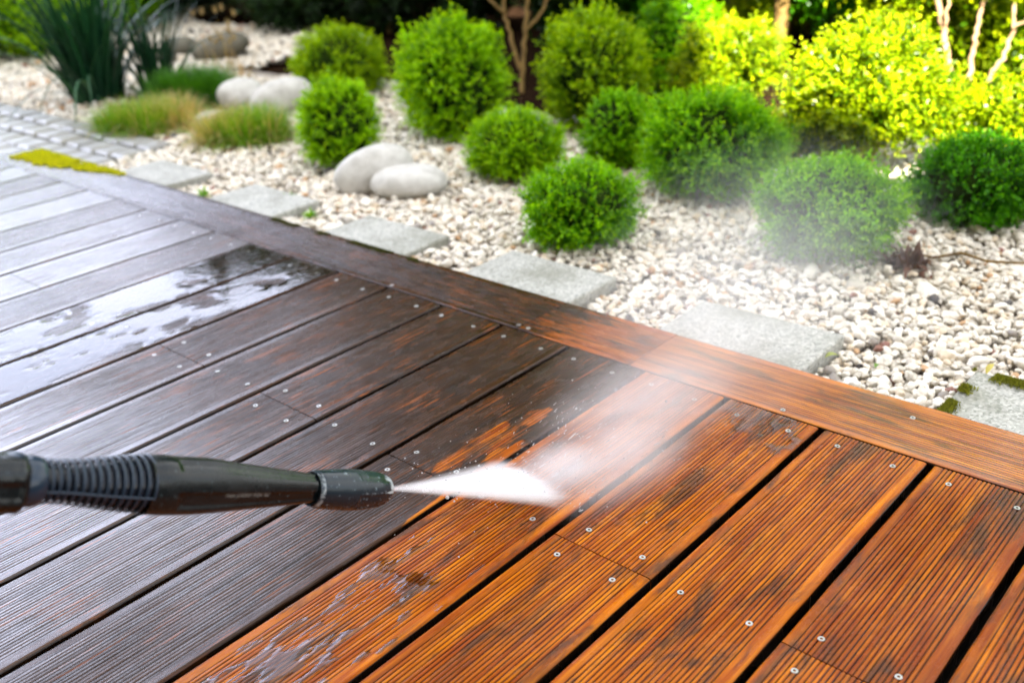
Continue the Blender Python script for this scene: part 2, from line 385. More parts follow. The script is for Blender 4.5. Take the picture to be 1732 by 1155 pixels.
def gravel():
    pts = []
    s = .0108
    X, Y = np.meshgrid(np.arange(-4.4, 3.6, s), np.arange(.15, 2.5, s), indexing='ij')
    P = np.stack([X.ravel(), Y.ravel(), np.full(X.size, GZ)], 1)
    P[:, :2] += rng.uniform(-.5, .5, (len(P), 2)) * s
    P = P[inview(P, 40)]
    d = (P - CAM) @ FW
    keep = rng.random(len(P)) < np.clip((2.4 / d) ** 1.5, .25, 1)
    keep &= P[:, 1] < 1.5 + .10 * np.sin(P[:, 0] * 4) + np.where(P[:, 0] < -2.1, .9, 0) + np.where(P[:, 0] > .6, .6, 0)
    path = (P[:, 0] < -1.02) & (P[:, 1] < .52)
    P = P[keep & ~path & ~on_paver(P[:, 0], P[:, 1])]
    d = (P - CAM) @ FW
    n = len(P)
    sz = rng.lognormal(0, .30, n) * .0071 * np.clip((d / 2.3) ** .7, 1, 1.9)
    sz = np.clip(sz, .004, .024)
    low = rng.random(n) < .35
    P[:, 2] += np.where(low, -.009, rng.uniform(-.004, .008, n)) + .010 * (vnoise(P[:, :2], 9, 5) - .5)
    S = np.stack([sz * rng.uniform(.8, 1.35, n), sz * rng.uniform(.7, 1.0, n), sz * rng.uniform(.5, .85, n)], 1)
    Rt = np.stack([rng.uniform(-.7, .7, n), rng.uniform(-.7, .7, n), rng.uniform(0, 6.28, n)], 1)
    me = bpy.data.meshes.new('gravel'); me.vertices.add(n); me.vertices.foreach_set('co', P.astype(np.float32).ravel())
    for nm, A in (('sc', S), ('rt', Rt)):
        a = me.attributes.new(nm, 'FLOAT_VECTOR', 'POINT'); a.data.foreach_set('vector', A.astype(np.float32).ravel())
    o = link('gravel', me); tag(o, 'loose white and cream pebbles spread over the garden bed', kind='stuff')
    g = bpy.data.node_groups.new('pebbles', 'GeometryNodeTree')
    g.interface.new_socket('Geometry', in_out='INPUT', socket_type='NodeSocketGeometry')
    g.interface.new_socket('Geometry', in_out='OUTPUT', socket_type='NodeSocketGeometry')
    N = g.nodes; L = g.links
    gi, go = N.new('NodeGroupInput'), N.new('NodeGroupOutput')
    outs = N.new('GeometryNodeJoinGeometry')
    ri = N.new('FunctionNodeRandomValue'); ri.data_type = 'INT'
    ri.inputs[4].default_value = 0; ri.inputs[5].default_value = 2
    for v in range(3):
        ico = N.new('GeometryNodeMeshIcoSphere'); ico.inputs['Radius'].default_value = 1.0; ico.inputs['Subdivisions'].default_value = 2 if v else 3
        nz = N.new('ShaderNodeTexNoise'); nz.noise_dimensions = '4D'; nz.inputs['W'].default_value = v * 3.3; nz.inputs['Scale'].default_value = 1.1; nz.inputs['Detail'].default_value = 1
        sub = N.new('ShaderNodeVectorMath'); sub.operation = 'SUBTRACT'; sub.inputs[1].default_value = (.5, .5, .5)
        scl = N.new('ShaderNodeVectorMath'); scl.operation = 'SCALE'; scl.inputs['Scale'].default_value = 1.5
        sp = N.new('GeometryNodeSetPosition'); L.new(nz.outputs['Color'], sub.inputs[0]); L.new(sub.outputs[0], scl.inputs[0])
        L.new(ico.outputs[0], sp.inputs['Geometry']); L.new(scl.outputs[0], sp.inputs['Offset'])
        sm = N.new('GeometryNodeSetShadeSmooth'); L.new(sp.outputs[0], sm.inputs['Geometry'])
        mt = N.new('GeometryNodeSetMaterial'); mt.inputs['Material'].default_value = M['pebble']; L.new(sm.outputs[0], mt.inputs['Geometry'])
        iop = N.new('GeometryNodeInstanceOnPoints')
        eq = N.new('FunctionNodeCompare'); eq.data_type = 'INT'; eq.operation = 'EQUAL'
        L.new(ri.outputs[2], eq.inputs[2]); eq.inputs[3].default_value = v
        L.new(gi.outputs[0], iop.inputs['Points']); L.new(eq.outputs[0], iop.inputs['Selection']); L.new(mt.outputs[0], iop.inputs['Instance'])
        a1 = N.new('GeometryNodeInputNamedAttribute'); a1.data_type = 'FLOAT_VECTOR'; a1.inputs['Name'].default_value = 'sc'
        a2 = N.new('GeometryNodeInputNamedAttribute'); a2.data_type = 'FLOAT_VECTOR'; a2.inputs['Name'].default_value = 'rt'
        e2 = N.new('FunctionNodeEulerToRotation'); L.new(a2.outputs[0], e2.inputs[0])
        L.new(a1.outputs[0], iop.inputs['Scale']); L.new(e2.outputs[0], iop.inputs['Rotation'])
        L.new(iop.outputs[0], outs.inputs[0])
    L.new(outs.outputs[0], go.inputs[0])
    md = o.modifiers.new('pebbles', 'NODES'); md.node_group = g
    me.materials.append(M['pebble'])
gravel()

def setts():
    parts = []
    s = .105
    for i in range(60):
        for j in range(40):
            x1 = -1.03 - i * s; y0 = .515 - j * s
            if x1 > -1.26 and y0 < .16 + .02: continue
            if x1 > -1.03: continue
            c = np.array([x1 - s / 2 + (.03 if j % 2 else 0), y0 - s / 2, 0])
            if not inview(c[None], 120)[0]: continue
            hw = s / 2 - rng.uniform(.004, .010); hh = s / 2 - rng.uniform(.004, .010); z = -.042 + rng.uniform(-.004, .003); e = .010
            V = np.array([(c[0] + sx * (hw - d), c[1] + sy * (hh - d), zz) for (d, zz) in ((0, z - .05), (0, z - .008), (e, z)) for (sx, sy) in ((-1, -1), (1, -1), (1, 1), (-1, 1))])
            V[:, :2] += rng.normal(0, .002, (12, 2))
            Fq = [(a * 4 + k, a * 4 + (k + 1) % 4, a * 4 + 4 + (k + 1) % 4, a * 4 + 4 + k) for a in (0, 1) for k in range(4)] + [(8, 9, 10, 11)]
            parts.append((V, Fq))
    V, Fc = join(parts)
    tag(link('path', mesh_np('path', V, Fc), M['sett']), 'pale granite sett path running past the deck end', kind='structure')
setts()
sheet('path_joint_sand', -7.4, -1.25, -3.6, .515, -.074, M['bed'])

# ---------------------------------------------------------------- the deck
PITCH, GAPW = .151, .0085
deck = empty('wooden_deck', (0.5, -.4, 0), 'wet grooved wooden terrace deck, dark and dirty at left, washed orange at right', 'deck')

# regions of the deck, given as ground points
PATCH = [(at(838, 738), .034), (at(905, 705), .028), (at(765, 782), .020), (at(868, 760), .03)]
def clean_board(i, X, Y):
    if i >= 8:
        c = np.full(len(X), 1.0)
        return c
    c = np.full(len(X), -.3)
    if i == 7:
        for p, r in PATCH:
            c = np.maximum(c, .80 - .55 * ((X - p[0]) ** 2 + ((Y - p[1]) * .6) ** 2) / r ** 2 - .9 * (vnoise(np.stack([X * 2.2, Y], 1), 34, 61) - .45))
        edge = 1.2005 - X
        c = np.maximum(c, np.where(Y > -.56, 1.2 - edge / .012 - np.clip((-.42 - Y) / .1, 0, 9) - np.clip((Y + .37) / .05, 0, 9), -.3))
    return c
def worn_board(i, X, Y):
    base = {0: .2, 1: .15, 2: .2, 3: .6, 4: .45, 5: .65, 6: .65, 7: .5}.get(i, .15)
    return base * (.55 + .8 * vnoise(np.stack([X, Y], 1), 7, 9))
def wet_board(i, X, Y):
    nz = vnoise(np.stack([X * 2, Y * .5], 1), 8, 40 + i)
    if i <= 0: return .48 + .2 * (i % 3) + .25 * (nz - .5)
    if i == 20: return .50 - .45 * sstep(-.5, .15, X) + .2 * (nz - .5)
    if i == 22: return (1.15 + 1.2 * (nz - .5)) * (1 - .5 * sstep(1.7, 1.9, X))
    return 1.1 * (1 - sstep(.80, 1.25, X)) * (1 - sstep(-.80, -.42, Y)) + .30 * sstep(.2, .8, vnoise(np.stack([X, Y * .6], 1), 9, 4))

def profile(wd, pitch=.00535, margin=.0115, depth=.0012, th=.026):
    """cross-section of a grooved board: list of (u, z, groove dirt or side shade)"""
    hw = wd / 2; P = [(-hw, -th, 2.2), (-hw, -.0032, 2.0), (-hw + .001, -.001, .3), (-hw + .0035, 0, 0)]  # board sides get extra dark: shade of the gaps put into their colour
    n = int((wd - 2 * margin) / pitch); x0 = -n * pitch / 2
    for k in range(n):
        a = x0 + k * pitch
        P += [(a, -depth * .35, .35), (a + pitch * .10, -depth * .95, 1), (a + pitch * .24, -depth * .95, 1), (a + pitch * .34, -depth * .35, .35), (a + pitch * .46, -depth * .07, 0), (a + pitch * .67, 0, 0), (a + pitch * .88, -depth * .07, 0)]
    P += [(hw - .0035, 0, 0), (hw - .001, -.001, .3), (hw, -.0032, 2.0), (hw, -th, 2.2)]
    return P

def board(name, xc, wd, y0, y1, i, along_y=True, depth=.0012, cleanf=None, wornf=None, seg=.012, label=None):
    prof = profile(wd, depth=depth); n = len(prof)
    L = y1 - y0; ns = max(3, int(L / seg)) + 1
    t = np.linspace(0, 1, ns); U = np.array([p[0] for p in prof]); Z = np.array([p[1] for p in prof]); G = np.array([p[2] for p in prof])
    Al = y0 + t * L
    u = np.repeat(U[None], ns, 0); a = np.repeat(Al[:, None], n, 1); z = np.repeat(Z[None], ns, 0).copy()
    sd_ = rng.uniform(0, 50)
    top = z > -.02
    # small unevenness: ridges worn down here and there, edges slightly wavy
    wob = vnoise(np.stack([a.ravel() * .5 + sd_, u.ravel() * 9], 1), 22, 2).reshape(a.shape) - .5
    z = z + np.where(top, .0007 * wob, 0)
    fill = vnoise(np.stack([a.ravel() * 1.2 + sd_, u.ravel() * 30], 1), 14, 6).reshape(a.shape)
    z = np.where((G[None] > .3), z * (1 - .40 * sstep(.55, .85, fill)), z)
    edgew = .0009 * (vnoise(np.stack([a.ravel() * 3 + sd_, np.sign(u.ravel()) * 5], 1), 12, 8).reshape(a.shape) - .5)
    u2 = u + edgew * (np.abs(u) > wd / 2 - .006)
    if along_y: V = np.stack([xc + u2, a, z], -1)
    else: V = np.stack([a, xc + u2, z], -1)
    V = V.reshape(-1, 3)
    idx = np.arange(ns * n).reshape(ns, n)
    Fc = np.stack([idx[:-1, :-1], idx[:-1, 1:], idx[1:, 1:], idx[1:, :-1]], -1).reshape(-1, 4)
    if not along_y: Fc = Fc[:, ::-1]
    # end faces: strips from the profile down to the underside
    ends = []; extra = []
    base = len(V)
    for e, row in ((0, idx[0]), (1, idx[-1])):
        low = V[row].copy(); low[:, 2] = -.026; extra.append(low)
        k = base + e * n + np.arange(n)
        ends.append(np.stack([row[:-1], k[:-1], k[1:], row[1:]], -1))
    V2 = np.concatenate([V] + extra); Fc = np.concatenate([Fc] + ends)
    g = np.concatenate([np.repeat(G[None], ns, 0).ravel(), np.zeros(2 * n)])
    uv = np.stack([np.concatenate([u.ravel(), U, U]) + sd_, np.concatenate([a.ravel(), np.full(n, y0), np.full(n, y1)]) + sd_], 1)
    X, Y = V2[:, 0], V2[:, 1]
    me = mesh_np(name, V2, Fc, False, None, {'groove': g, 'clean': (cleanf or (lambda X, Y: clean_board(i, X, Y)))(X, Y), 'worn': (wornf or (lambda X, Y: worn_board(i, X, Y)))(X, Y), 'wet': wet_board(i, X, Y), 'tone': np.full(len(X), {8: .25, 9: .75, 10: .55, 11: 1.5, 12: 1.4, 22: .1}.get(i, .5))}, uv)  # groove also carries the gap shade painted on the board sides
    o = link(name, me, M['wood'], deck)
    if label: o['label'] = label
    return o

def screw_mesh():
    n = 16; V = []; Fc = []
    rings = [(.0039, -.0004), (.0037, .0003), (.0031, .0005), (.0018, .0003), (.0016, -.0016), (.0006, -.0018)]
    for r, z in rings:
        for k in range(n):
            rr = r * (.86 + .14 * math.cos(6 * 2 * math.pi * k / n)) if r < .002 and r > .001 else r
            V.append((rr * math.cos(2 * math.pi * k / n), rr * math.sin(2 * math.pi * k / n), z))
    for a in range(len(rings) - 1):
        for k in range(n): Fc.append((a * n + k, a * n + (k + 1) % n, (a + 1) * n + (k + 1) % n, (a + 1) * n + k))
    me = mesh_np('screw', np.array(V), np.array(Fc)); me.materials.append(M['screw']); me.materials.append(M['hole'])
    mi = [0] * (3 * n) + [1] * (2 * n); me.polygons.foreach_set('material_index', mi); return me
SCREW = screw_mesh()
def screw(x, y, brd):
    o = bpy.data.objects.new('screw', SCREW); col.objects.link(o)
    o.parent = brd; o.matrix_parent_inverse = parent_inv(brd)
    o.location = (x + rng.normal(0, .0015), y + rng.normal(0, .002), .0004 + rng.uniform(-.0004, .0004))
    o.rotation_euler = (rng.normal(0, .05), rng.normal(0, .05), rng.uniform(0, 6)); return o

JY = -.416
for i in range(-9, 13):
    xc = (i + .5) * PITCH; w_ = PITCH - GAPW + (.002 if i < 6 else 0) + rng.normal(0, .0006); xa = xc + rng.normal(0, .0008)
    sg = .012 if i >= 2 else .03
    if i % 2 and i >= -1:
        dp_ = .0012 if i > 7 else (.00058 if i > 2 else .00035); b1 = board('deck_board', xa, w_, JY + .0008, -.0035, i, seg=sg, depth=dp_); b2 = board('deck_board', xa + rng.normal(0, .0005), w_, -1.95, JY - .0008, i, seg=sg, depth=dp_)
        if i >= 1:
            for s_ in (-1, 1):
                screw(xc + s_ * .040, JY + .028, b1); screw(xc + s_ * .040, JY - .028, b2)
    else:
        b1 = board('deck_board', xa, w_, -1.95, -.0035, i, seg=sg, depth=.0012 if i > 7 else (.00058 if i > 2 else .00035))
        if i >= 1:
            for s_ in (-1, 1): screw(xc + s_ * .042, JY + .004, b1)
    if i >= -2:
        for s_ in (-1, 1): screw(xc + s_ * .040, -.036, b1)

# border boards, running along X
BW, BY = .1405, .0715
def cl_mid(X, Y): return .40 + .40 * sstep(.93, 1.19, X) - .12 * (Y > .1)
def cl_right(X, Y): return np.full(len(X), .95)
br1 = board('border_board', BY, BW, -1.245, .938, 20, False, depth=.0004, cleanf=lambda X, Y: np.full(len(X), -.3), wornf=lambda X, Y: .15 + .35 * sstep(-.2, .6, X), label='dark unwashed border board, pale where wet')
br2 = board('border_board', BY, BW, .9395, 1.178, 21, False, depth=.0004, cleanf=cl_mid, wornf=lambda X, Y: np.full(len(X), 1.), label='half washed border board streaked brown and orange')
br3 = board('border_board', BY, BW, 1.1795, 3.2, 22, False, depth=.0004, cleanf=cl_right, wornf=lambda X, Y: np.full(len(X), 1.), label='washed orange border board with water lying on it')
for x, y, b_ in ((1.44, .018, br3), (.93, .012, br1), (.955, .012, br2), (.60, .012, br1), (1.60, .10, br3)): screw(x, y, b_)
for y in (-.036, JY, -.83, -1.25, -1.7): box('joist', (-1.30, 2.1, y - .022, y + .022, -.078, -.0265), M['joist'], deck)
box('fascia_board', (-1.245, 3.2, .118, .138, -.09, -.0265), M['joist'], deck)
box('fascia_board', (-1.243, -1.223, -1.95, .117, -.09, -.0265), M['joist'], deck)
sheet('deck_underlay', -1.22, 3.2, -1.95, .11, -.085, M['joist'])

# water lying on boards
def film(name, i_or_border, fn, x0, x1, y0, y1, label, cell=.0028):
    X, Y = np.meshgrid(np.arange(x0, x1, cell), np.arange(y0, y1, cell), indexing='ij')
    n0, n1 = X.shape; idx = np.arange(n0 * n1).reshape(n0, n1)
    Xc = (X[:-1, :-1] + cell / 2).ravel(); Yc = (Y[:-1, :-1] + cell / 2).ravel()
    keep = fn(Xc, Yc) > 0; fz = np.clip(-.0007 + fn(X.ravel(), Y.ravel()) * .009, -.0009, .0007)
    Q = np.stack([idx[:-1, :-1], idx[1:, :-1], idx[1:, 1:], idx[:-1, 1:]], -1).reshape(-1, 4)[keep]
    used, inv = np.unique(Q, return_inverse=True); Q = inv.reshape(Q.shape)
    V = np.stack([X.ravel(), Y.ravel(), fz], 1)[used]
    o = link(name, mesh_np(name, V, Q, True), M['film']); return tag(o, label, kind='structure')
def nn(X, Y, s, seed, sy=1.0, o=3): return vnoise(np.stack([X, Y * sy], 1), s, seed, o)
def brd_x(i): return i * PITCH + .006, (i + 1) * PITCH - .006
for i in (1, 2):
    a, b_ = brd_x(i)
    film('puddle', i, lambda X, Y: nn(X, Y, 26, 30 + i, .5) - .33 + .25 * sstep(-.22, -.05, Y) - .5 * sstep(-1.0, -1.5, Y), a, b_, -1.5, -.006, 'thin water sheet lying on a dark board beside the border')
a, b_ = brd_x(9)
film('puddle', 0, lambda X, Y: nn(X, Y, 48, 14, .6) - .40 - 6.0 * np.clip(-.07 - Y, 0, 1) - 1.5 * np.clip(1.40 - X, 0, 1), a, b_, -.25, -.004, 'clear water sheet at the end of a washed board', .0014)
a, b_ = brd_x(8)
film('puddle', 0, lambda X, Y: nn(X, Y, 95, 17, .30) - .52 - 2.5 * np.clip(Y + .58, 0, 1) , a, b_, -.98, -.45, 'broken water sheet on the near washed board', .0013)

# ---------------------------------------------------------------- stepping slabs
for k, x0 in enumerate(PAV_X):
    names = ['farthest granite stepping slab, beside the path', 'granite slab second from the path, thin sliver behind border', 'granite slab in front of the paired boulders', 'granite slab by the middle of the border board', 'large looking granite slab half hidden by mist', 'nearest granite slab with mossy corner']
    t = rng.normal(0, .003)
    V, Q = box_data(-.141, .141, -.141, .141, -.05, 0)
    o = link('stepping_slab', mesh_np('stepping_slab', V, Q), M['granite'])
    o.location = (x0 + .141, .2135, -.035 + t); o.rotation_euler = (rng.normal(0, .006), rng.normal(0, .006), rng.normal(0, .006))
    md = o.modifiers.new('bevel', 'BEVEL'); md.width = .004; md.segments = 2
    tag(o, names[k], 'paving slab', 'granite slabs along the deck edge')

# ---------------------------------------------------------------- boulders
def ico(n=4):
    bm_ = __import__('bmesh').new(); __import__('bmesh').ops.create_icosphere(bm_, subdivisions=n, radius=1)
    bm_.verts.ensure_lookup_table(); V = np.array([v.co[:] for v in bm_.verts]); Fc = np.array([[v.index for v in f.verts] for f in bm_.faces]); bm_.free(); return V, Fc
ICO4, ICO3, ICO2 = ico(4), ico(3), ico(2)
def place_ball(x0, x1, y0, y1, sink=.9):
    """centre, horizontal and vertical half-sizes of a ball resting on the gravel whose outline fills the given box"""
    cx, cy_ = (x0 + x1) / 2, (y0 + y1) / 2; hw, hh = (x1 - x0) / 2, (y1 - y0) / 2
    d = ray(cx, cy_); s_ = abs(d[2]) / np.linalg.norm(d); c_ = math.sqrt(1 - s_ * s_)
    dep = 2.5
    for _ in range(12):
        a = hw * dep / F; H = hh * dep / F; b = math.sqrt(max(H * H - (a * s_) ** 2, (.45 * H) ** 2)) / c_
        dep = (CAM[2] - (GZ + sink * b)) / (-d[2])
    return CAM + d * dep, a, b
def boulder(bx, label, seed, mat='boulder', rot=0, tilt=0, ecc=1.0):
    c, a, b = place_ball(*bx, sink=.75)
    V, Fc = ICO4; V = V.copy()
    V = np.sign(V) * np.abs(V) ** .9
    V *= 1 + .02 * (vnoise(V + 3, 9, seed, 3)[:, None] - .5) + .22 * (vnoise(V + 3, .9, seed, 2)[:, None] - .5)
    V[:, 2] *= np.where(V[:, 2] < 0, .8, 1)
    V *= np.array([a, a * ecc, b])
    o = link('boulder', mesh_np('boulder', V, Fc, True), M[mat]); o.location = c; o.rotation_euler = (0, tilt, rot)
    return tag(o, label, 'boulder', 'smooth rounded boulders in the gravel')
AZ = math.atan2(RV[1], RV[0])
boulder((626, 758, 275, 340), 'front pale oval boulder of the pair beside the round bushes', 3, rot=AZ, ecc=.8)
boulder((562, 700, 248, 333), 'pale leaning boulder behind the oval one', 5, rot=AZ + .25, tilt=-.32, ecc=.55)
boulder((366, 448, 133, 193), 'pale egg shaped boulder, left of the two behind grass', 8, rot=AZ, ecc=.9)
boulder((420, 530, 135, 200), 'larger pale boulder, right of the two behind grass', 11, rot=AZ + .2, tilt=-.3, ecc=.7)
boulder((328, 388, 187, 221), 'smallest pale stone between the grass tufts', 14, rot=AZ, ecc=.8)
boulder((322, 425, 57, 106), 'large dark grey boulder in the dark far bed', 17, 'darkboulder', AZ, -.2, .8)
boulder((270, 336, 64, 98), 'mid sized dark boulder in the far bed', 20, 'darkboulder', AZ, -.1, .8)
boulder((262, 300, 88, 112), 'small dark stone in front of far boulders', 23, 'darkboulder', AZ, 0, .8)

# ---------------------------------------------------------------- foliage
def leaves_mesh(P, D, Nn, Ln, Wd, C, fold=.25):
    """rhombic folded leaves: base P, direction D, side normal Nn, length, width, colour"""
    n = len(P); S = np.cross(D, Nn); S /= np.linalg.norm(S, axis=1)[:, None] + 1e-9
    Up = np.cross(S, D)
    L_ = Ln[:, None]; W_ = Wd[:, None]
    v0 = P; v1 = P + D * L_ * .5 + S * W_ * .5 + Up * W_ * fold; v2 = P + D * L_ - Up * W_ * .15; v3 = P + D * L_ * .5 - S * W_ * .5 + Up * W_ * fold
    V = np.stack([v0, v1, v2, v3], 1).reshape(-1, 3); i0 = np.arange(n) * 4
    Fc = np.concatenate([np.stack([i0, i0 + 1, i0 + 2], 1), np.stack([i0, i0 + 2, i0 + 3], 1)])
    return V, Fc, np.repeat(C, 4, 0)
def unit(v): return v / (np.linalg.norm(v, axis=-1, keepdims=True) + 1e-9)
def sphere_pts(n):
    z = rng.uniform(-1, 1, n); t = rng.uniform(0, 2 * math.pi, n); r = np.sqrt(1 - z * z); return np.stack([r * np.cos(t), r * np.sin(t), z], 1)
def foliage(c, rad, n_sprig, per, leaf, c0, c1, tipc, seed, length=.25, lump=.3, freq=2.2, zmin=-.8, inner=.22, upw=.25, wr=.55, spread=.8, tufts=4200):
    """sprigs set over a lumpy ellipsoid; returns arrays"""
    c = np.asarray(c); rad = np.asarray(rad)
    m_ = max(12, int(tufts * rad.mean() ** 2)); TD = sphere_pts(m_); TD = TD[TD[:, 2] > zmin]; ti = rng.integers(0, len(TD), n_sprig)
    free = rng.random(n_sprig) < .25; D = unit(TD[ti] + rng.normal(0, 1, (n_sprig, 3)) * (.028 / rad.mean())); D[free] = sphere_pts(int(free.sum()))
    toff = rng.normal(0, .055, len(TD))[ti] * ~free; tcol = rng.normal(0, .16, len(TD))[ti]
    D = D[:]; n = len(D)
    rr = 1 + lump * (vnoise(D + 5, freq, seed, 3) - .55) + .16 * (vnoise(D + 3, freq * 3.2, seed + 1, 2) - .5) + toff + rng.exponential(.03, n) * (lump > .25)
    depth_ = rng.random(n) ** 1.6 * inner
    L = length * rad.mean() * rng.uniform(.6, 1.3, n)
    tip = c + D * rad * (rr * (1.0 - depth_))[:, None]
    dirn = unit(unit(D * (1 / rad)) + rng.normal(0, .28, (n, 3)) + np.array([0, 0, upw]))
    clump = vnoise(D + 9, freq * 2.2, seed + 3, 2)
    sv = rng.normal(0, .10, n) + tcol
    P = []; Dl = []; Cc = []; Ls = []
    for k in range(per):
        f = (k + rng.random(n)) / per
        base = tip - dirn * (L * (1 - f))[:, None]
        side = unit(rng.normal(0, 1, (n, 3))); side = unit(side - dirn * (side * dirn).sum(1)[:, None])
        ld = unit(dirn * rng.uniform(.35, 1.1, n)[:, None] + side * spread)
        P.append(base); Dl.append(ld); Ls.append(leaf * rng.uniform(.65, 1.25, n) * (1.05 - .35 * f))
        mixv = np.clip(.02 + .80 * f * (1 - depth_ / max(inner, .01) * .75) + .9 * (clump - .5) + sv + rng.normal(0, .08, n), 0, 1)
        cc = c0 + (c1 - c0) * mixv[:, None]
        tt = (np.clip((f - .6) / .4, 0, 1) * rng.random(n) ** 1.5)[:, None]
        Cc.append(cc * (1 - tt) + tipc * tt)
    P = np.concatenate(P); Dl = np.concatenate(Dl); Cc = np.concatenate(Cc); Ls = np.concatenate(Ls)
    N_ = unit(rng.normal(0, .6, P.shape) + np.array([0, 0, 1.0]) + (P - c) / rad * .5)
    keep = P[:, 2] > GZ - .01
    return leaves_mesh(P[keep], Dl[keep], N_[keep], Ls[keep], Ls[keep] * wr, Cc[keep])
def A3(*v): return np.array(v, float)
GREENS = {
    'bright': (A3(.10, .28, .001), A3(.35, .69, .001), A3(.50, .77, .002)),
    'olive': (A3(.11, .25, .001), A3(.37, .62, .001), A3(.52, .72, .002)),
    'deep': (A3(.02, .12, .002), A3(.08, .36, .002), A3(.15, .46, .004)),
    'mid': (A3(.06, .23, .001), A3(.25, .61, .001), A3(.40, .71, .002)),
    'yellow': (A3(.04, .11, .001), A3(.34, .50, .002), A3(.58, .64, .006)),
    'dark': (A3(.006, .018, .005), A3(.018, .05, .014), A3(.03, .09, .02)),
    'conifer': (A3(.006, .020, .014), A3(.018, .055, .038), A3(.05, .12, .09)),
}
def core_mesh(c, rad, k, seed):
    V, Fc = ICO3; V = V * (1 + .25 * (vnoise(V + 2, 1.7, seed)[:, None] - .5)) * np.asarray(rad) * k + c
    V[:, 2] = np.maximum(V[:, 2], GZ - .03); return V, Fc
def bush(bx, green, label, seed, leaf=.013, dens=1.0, length=.34, lump=.36, name='boxwood_ball', cat='bush', group='clipped boxwood balls in the gravel', freq=2.2, upw=.25):
    c, a, b = place_ball(*bx, sink=.86)
    a *= 1.0; b *= 1.02
    root = empty(name, (c[0], c[1], GZ), label, cat, group)
    area = 4 * math.pi * ((a * a + 2 * a * b) / 3)
    n = int(area / (leaf * leaf) * 1.15 * dens); g = GREENS[green]
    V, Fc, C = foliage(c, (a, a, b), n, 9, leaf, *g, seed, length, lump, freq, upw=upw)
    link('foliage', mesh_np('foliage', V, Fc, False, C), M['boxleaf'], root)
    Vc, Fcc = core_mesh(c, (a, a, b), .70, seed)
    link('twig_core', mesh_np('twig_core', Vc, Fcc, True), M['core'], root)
    tb, tq = tube_data([(c[0], c[1], GZ - .03), (c[0] + .01, c[1], GZ + b * .5), (c[0], c[1], GZ + b)], [.014, .012, .008], 8)
    link('stem', mesh_np('stem', tb, tq, True), M['bark'], root)
    return root
bush((493, 655, 42, 170), 'olive', 'olive green round bush at back left, against the dark bed', 31, .015)
bush((500, 648, 132, 292), 'bright', 'bright upright bush behind the paired boulders', 32, .013, upw=.4)
bush((666, 868, 30, 246), 'bright', 'largest round bright green bush in the middle', 33, .016, length=.28, lump=.4)
bush((786, 956, 180, 312), 'bright', 'small bright bush in front of the largest one', 34, .012)
bush((876, 1086, 268, 424), 'mid', 'nearest small glossy bush beside the stepping slabs', 35, .0115)
bush((902, 1112, 18, 232), 'olive', 'tall olive green bush with long loose shoots', 36, .018, length=.36, lump=.5)
bush((976, 1112, 150, 292), 'mid', 'bush wedged between the olive one and the widest one', 37, .013)
bush((1078, 1334, 140, 346), 'mid', 'widest green bush, base veiled by mist', 38, .014)
bush((1274, 1536, 255, 448), 'mid', 'round bush right behind the drifting mist', 39, .012)
bush((1536, 1775, 222, 392), 'deep', 'dark green ball cut by the right edge', 40, .012, lump=.2)
bush((1075, 1230, -20, 165), 'mid', 'shaded loose bush behind the widest one', 41, .018, length=.35, lump=.5)
LG = 'sunlit shrubs at the back of the bed'
def shrub(bx, green, label, seed, leaf=.02, nb=13, **k):
    c, a, b = place_ball(*bx, sink=.86)
    root = empty('shrub', (c[0], c[1], GZ), label, 'shrub', LG); rg = np.random.default_rng(seed)
    Vs, Fs, Cs, o, st = [], [], [], 0, []
    for q in range(nb):
        d = unit(rg.normal(0, 1, 3)); d[2] = abs(d[2]) * 1.2 - .65; s_ = rg.uniform(.42, .62); cc = c + d * A3(a, a, b) * (1 - s_ * .8); r = s_ * (a + b) / 2
        n = int(4 * math.pi * r * r / (leaf * leaf) * .72)
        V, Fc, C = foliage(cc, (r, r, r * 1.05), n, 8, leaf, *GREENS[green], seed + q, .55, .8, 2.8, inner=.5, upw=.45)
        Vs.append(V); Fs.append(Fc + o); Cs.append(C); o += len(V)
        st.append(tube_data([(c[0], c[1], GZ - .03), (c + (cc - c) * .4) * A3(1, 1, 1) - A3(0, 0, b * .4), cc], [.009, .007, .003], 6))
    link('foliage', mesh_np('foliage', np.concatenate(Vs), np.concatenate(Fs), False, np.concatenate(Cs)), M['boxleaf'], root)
    V, Q = join(st); link('stem', mesh_np('stem', V, Q, True), M['bark'], root)
    return root
shrub((1315, 1620, -10, 320), 'yellow', 'large sunlit yellow green shrub with glinting leaves', 42, .018, length=.35, lump=.45)
shrub((1130, 1345, -20, 225), 'yellow', 'sunlit loose shrub behind the widest bush', 43, .018, length=.4, lump=.6)
shrub((1540, 1800, 85, 300), 'yellow', 'sunlit shrub above the dark ball at right edge', 44, .018)
shrub((1225, 1420, -70, 90), 'yellow', 'sunlit shrub filling the gap between the two large yellow ones', 45, .02)
shrub((1430, 1600, -90, 80), 'yellow', 'sunlit shrub just left of the pale stems, behind the large yellow one', 46, .02)
shrub((1620, 1830, -80, 95), 'yellow', 'sunlit shrub behind the pale stems at the top right corner', 47, .02)

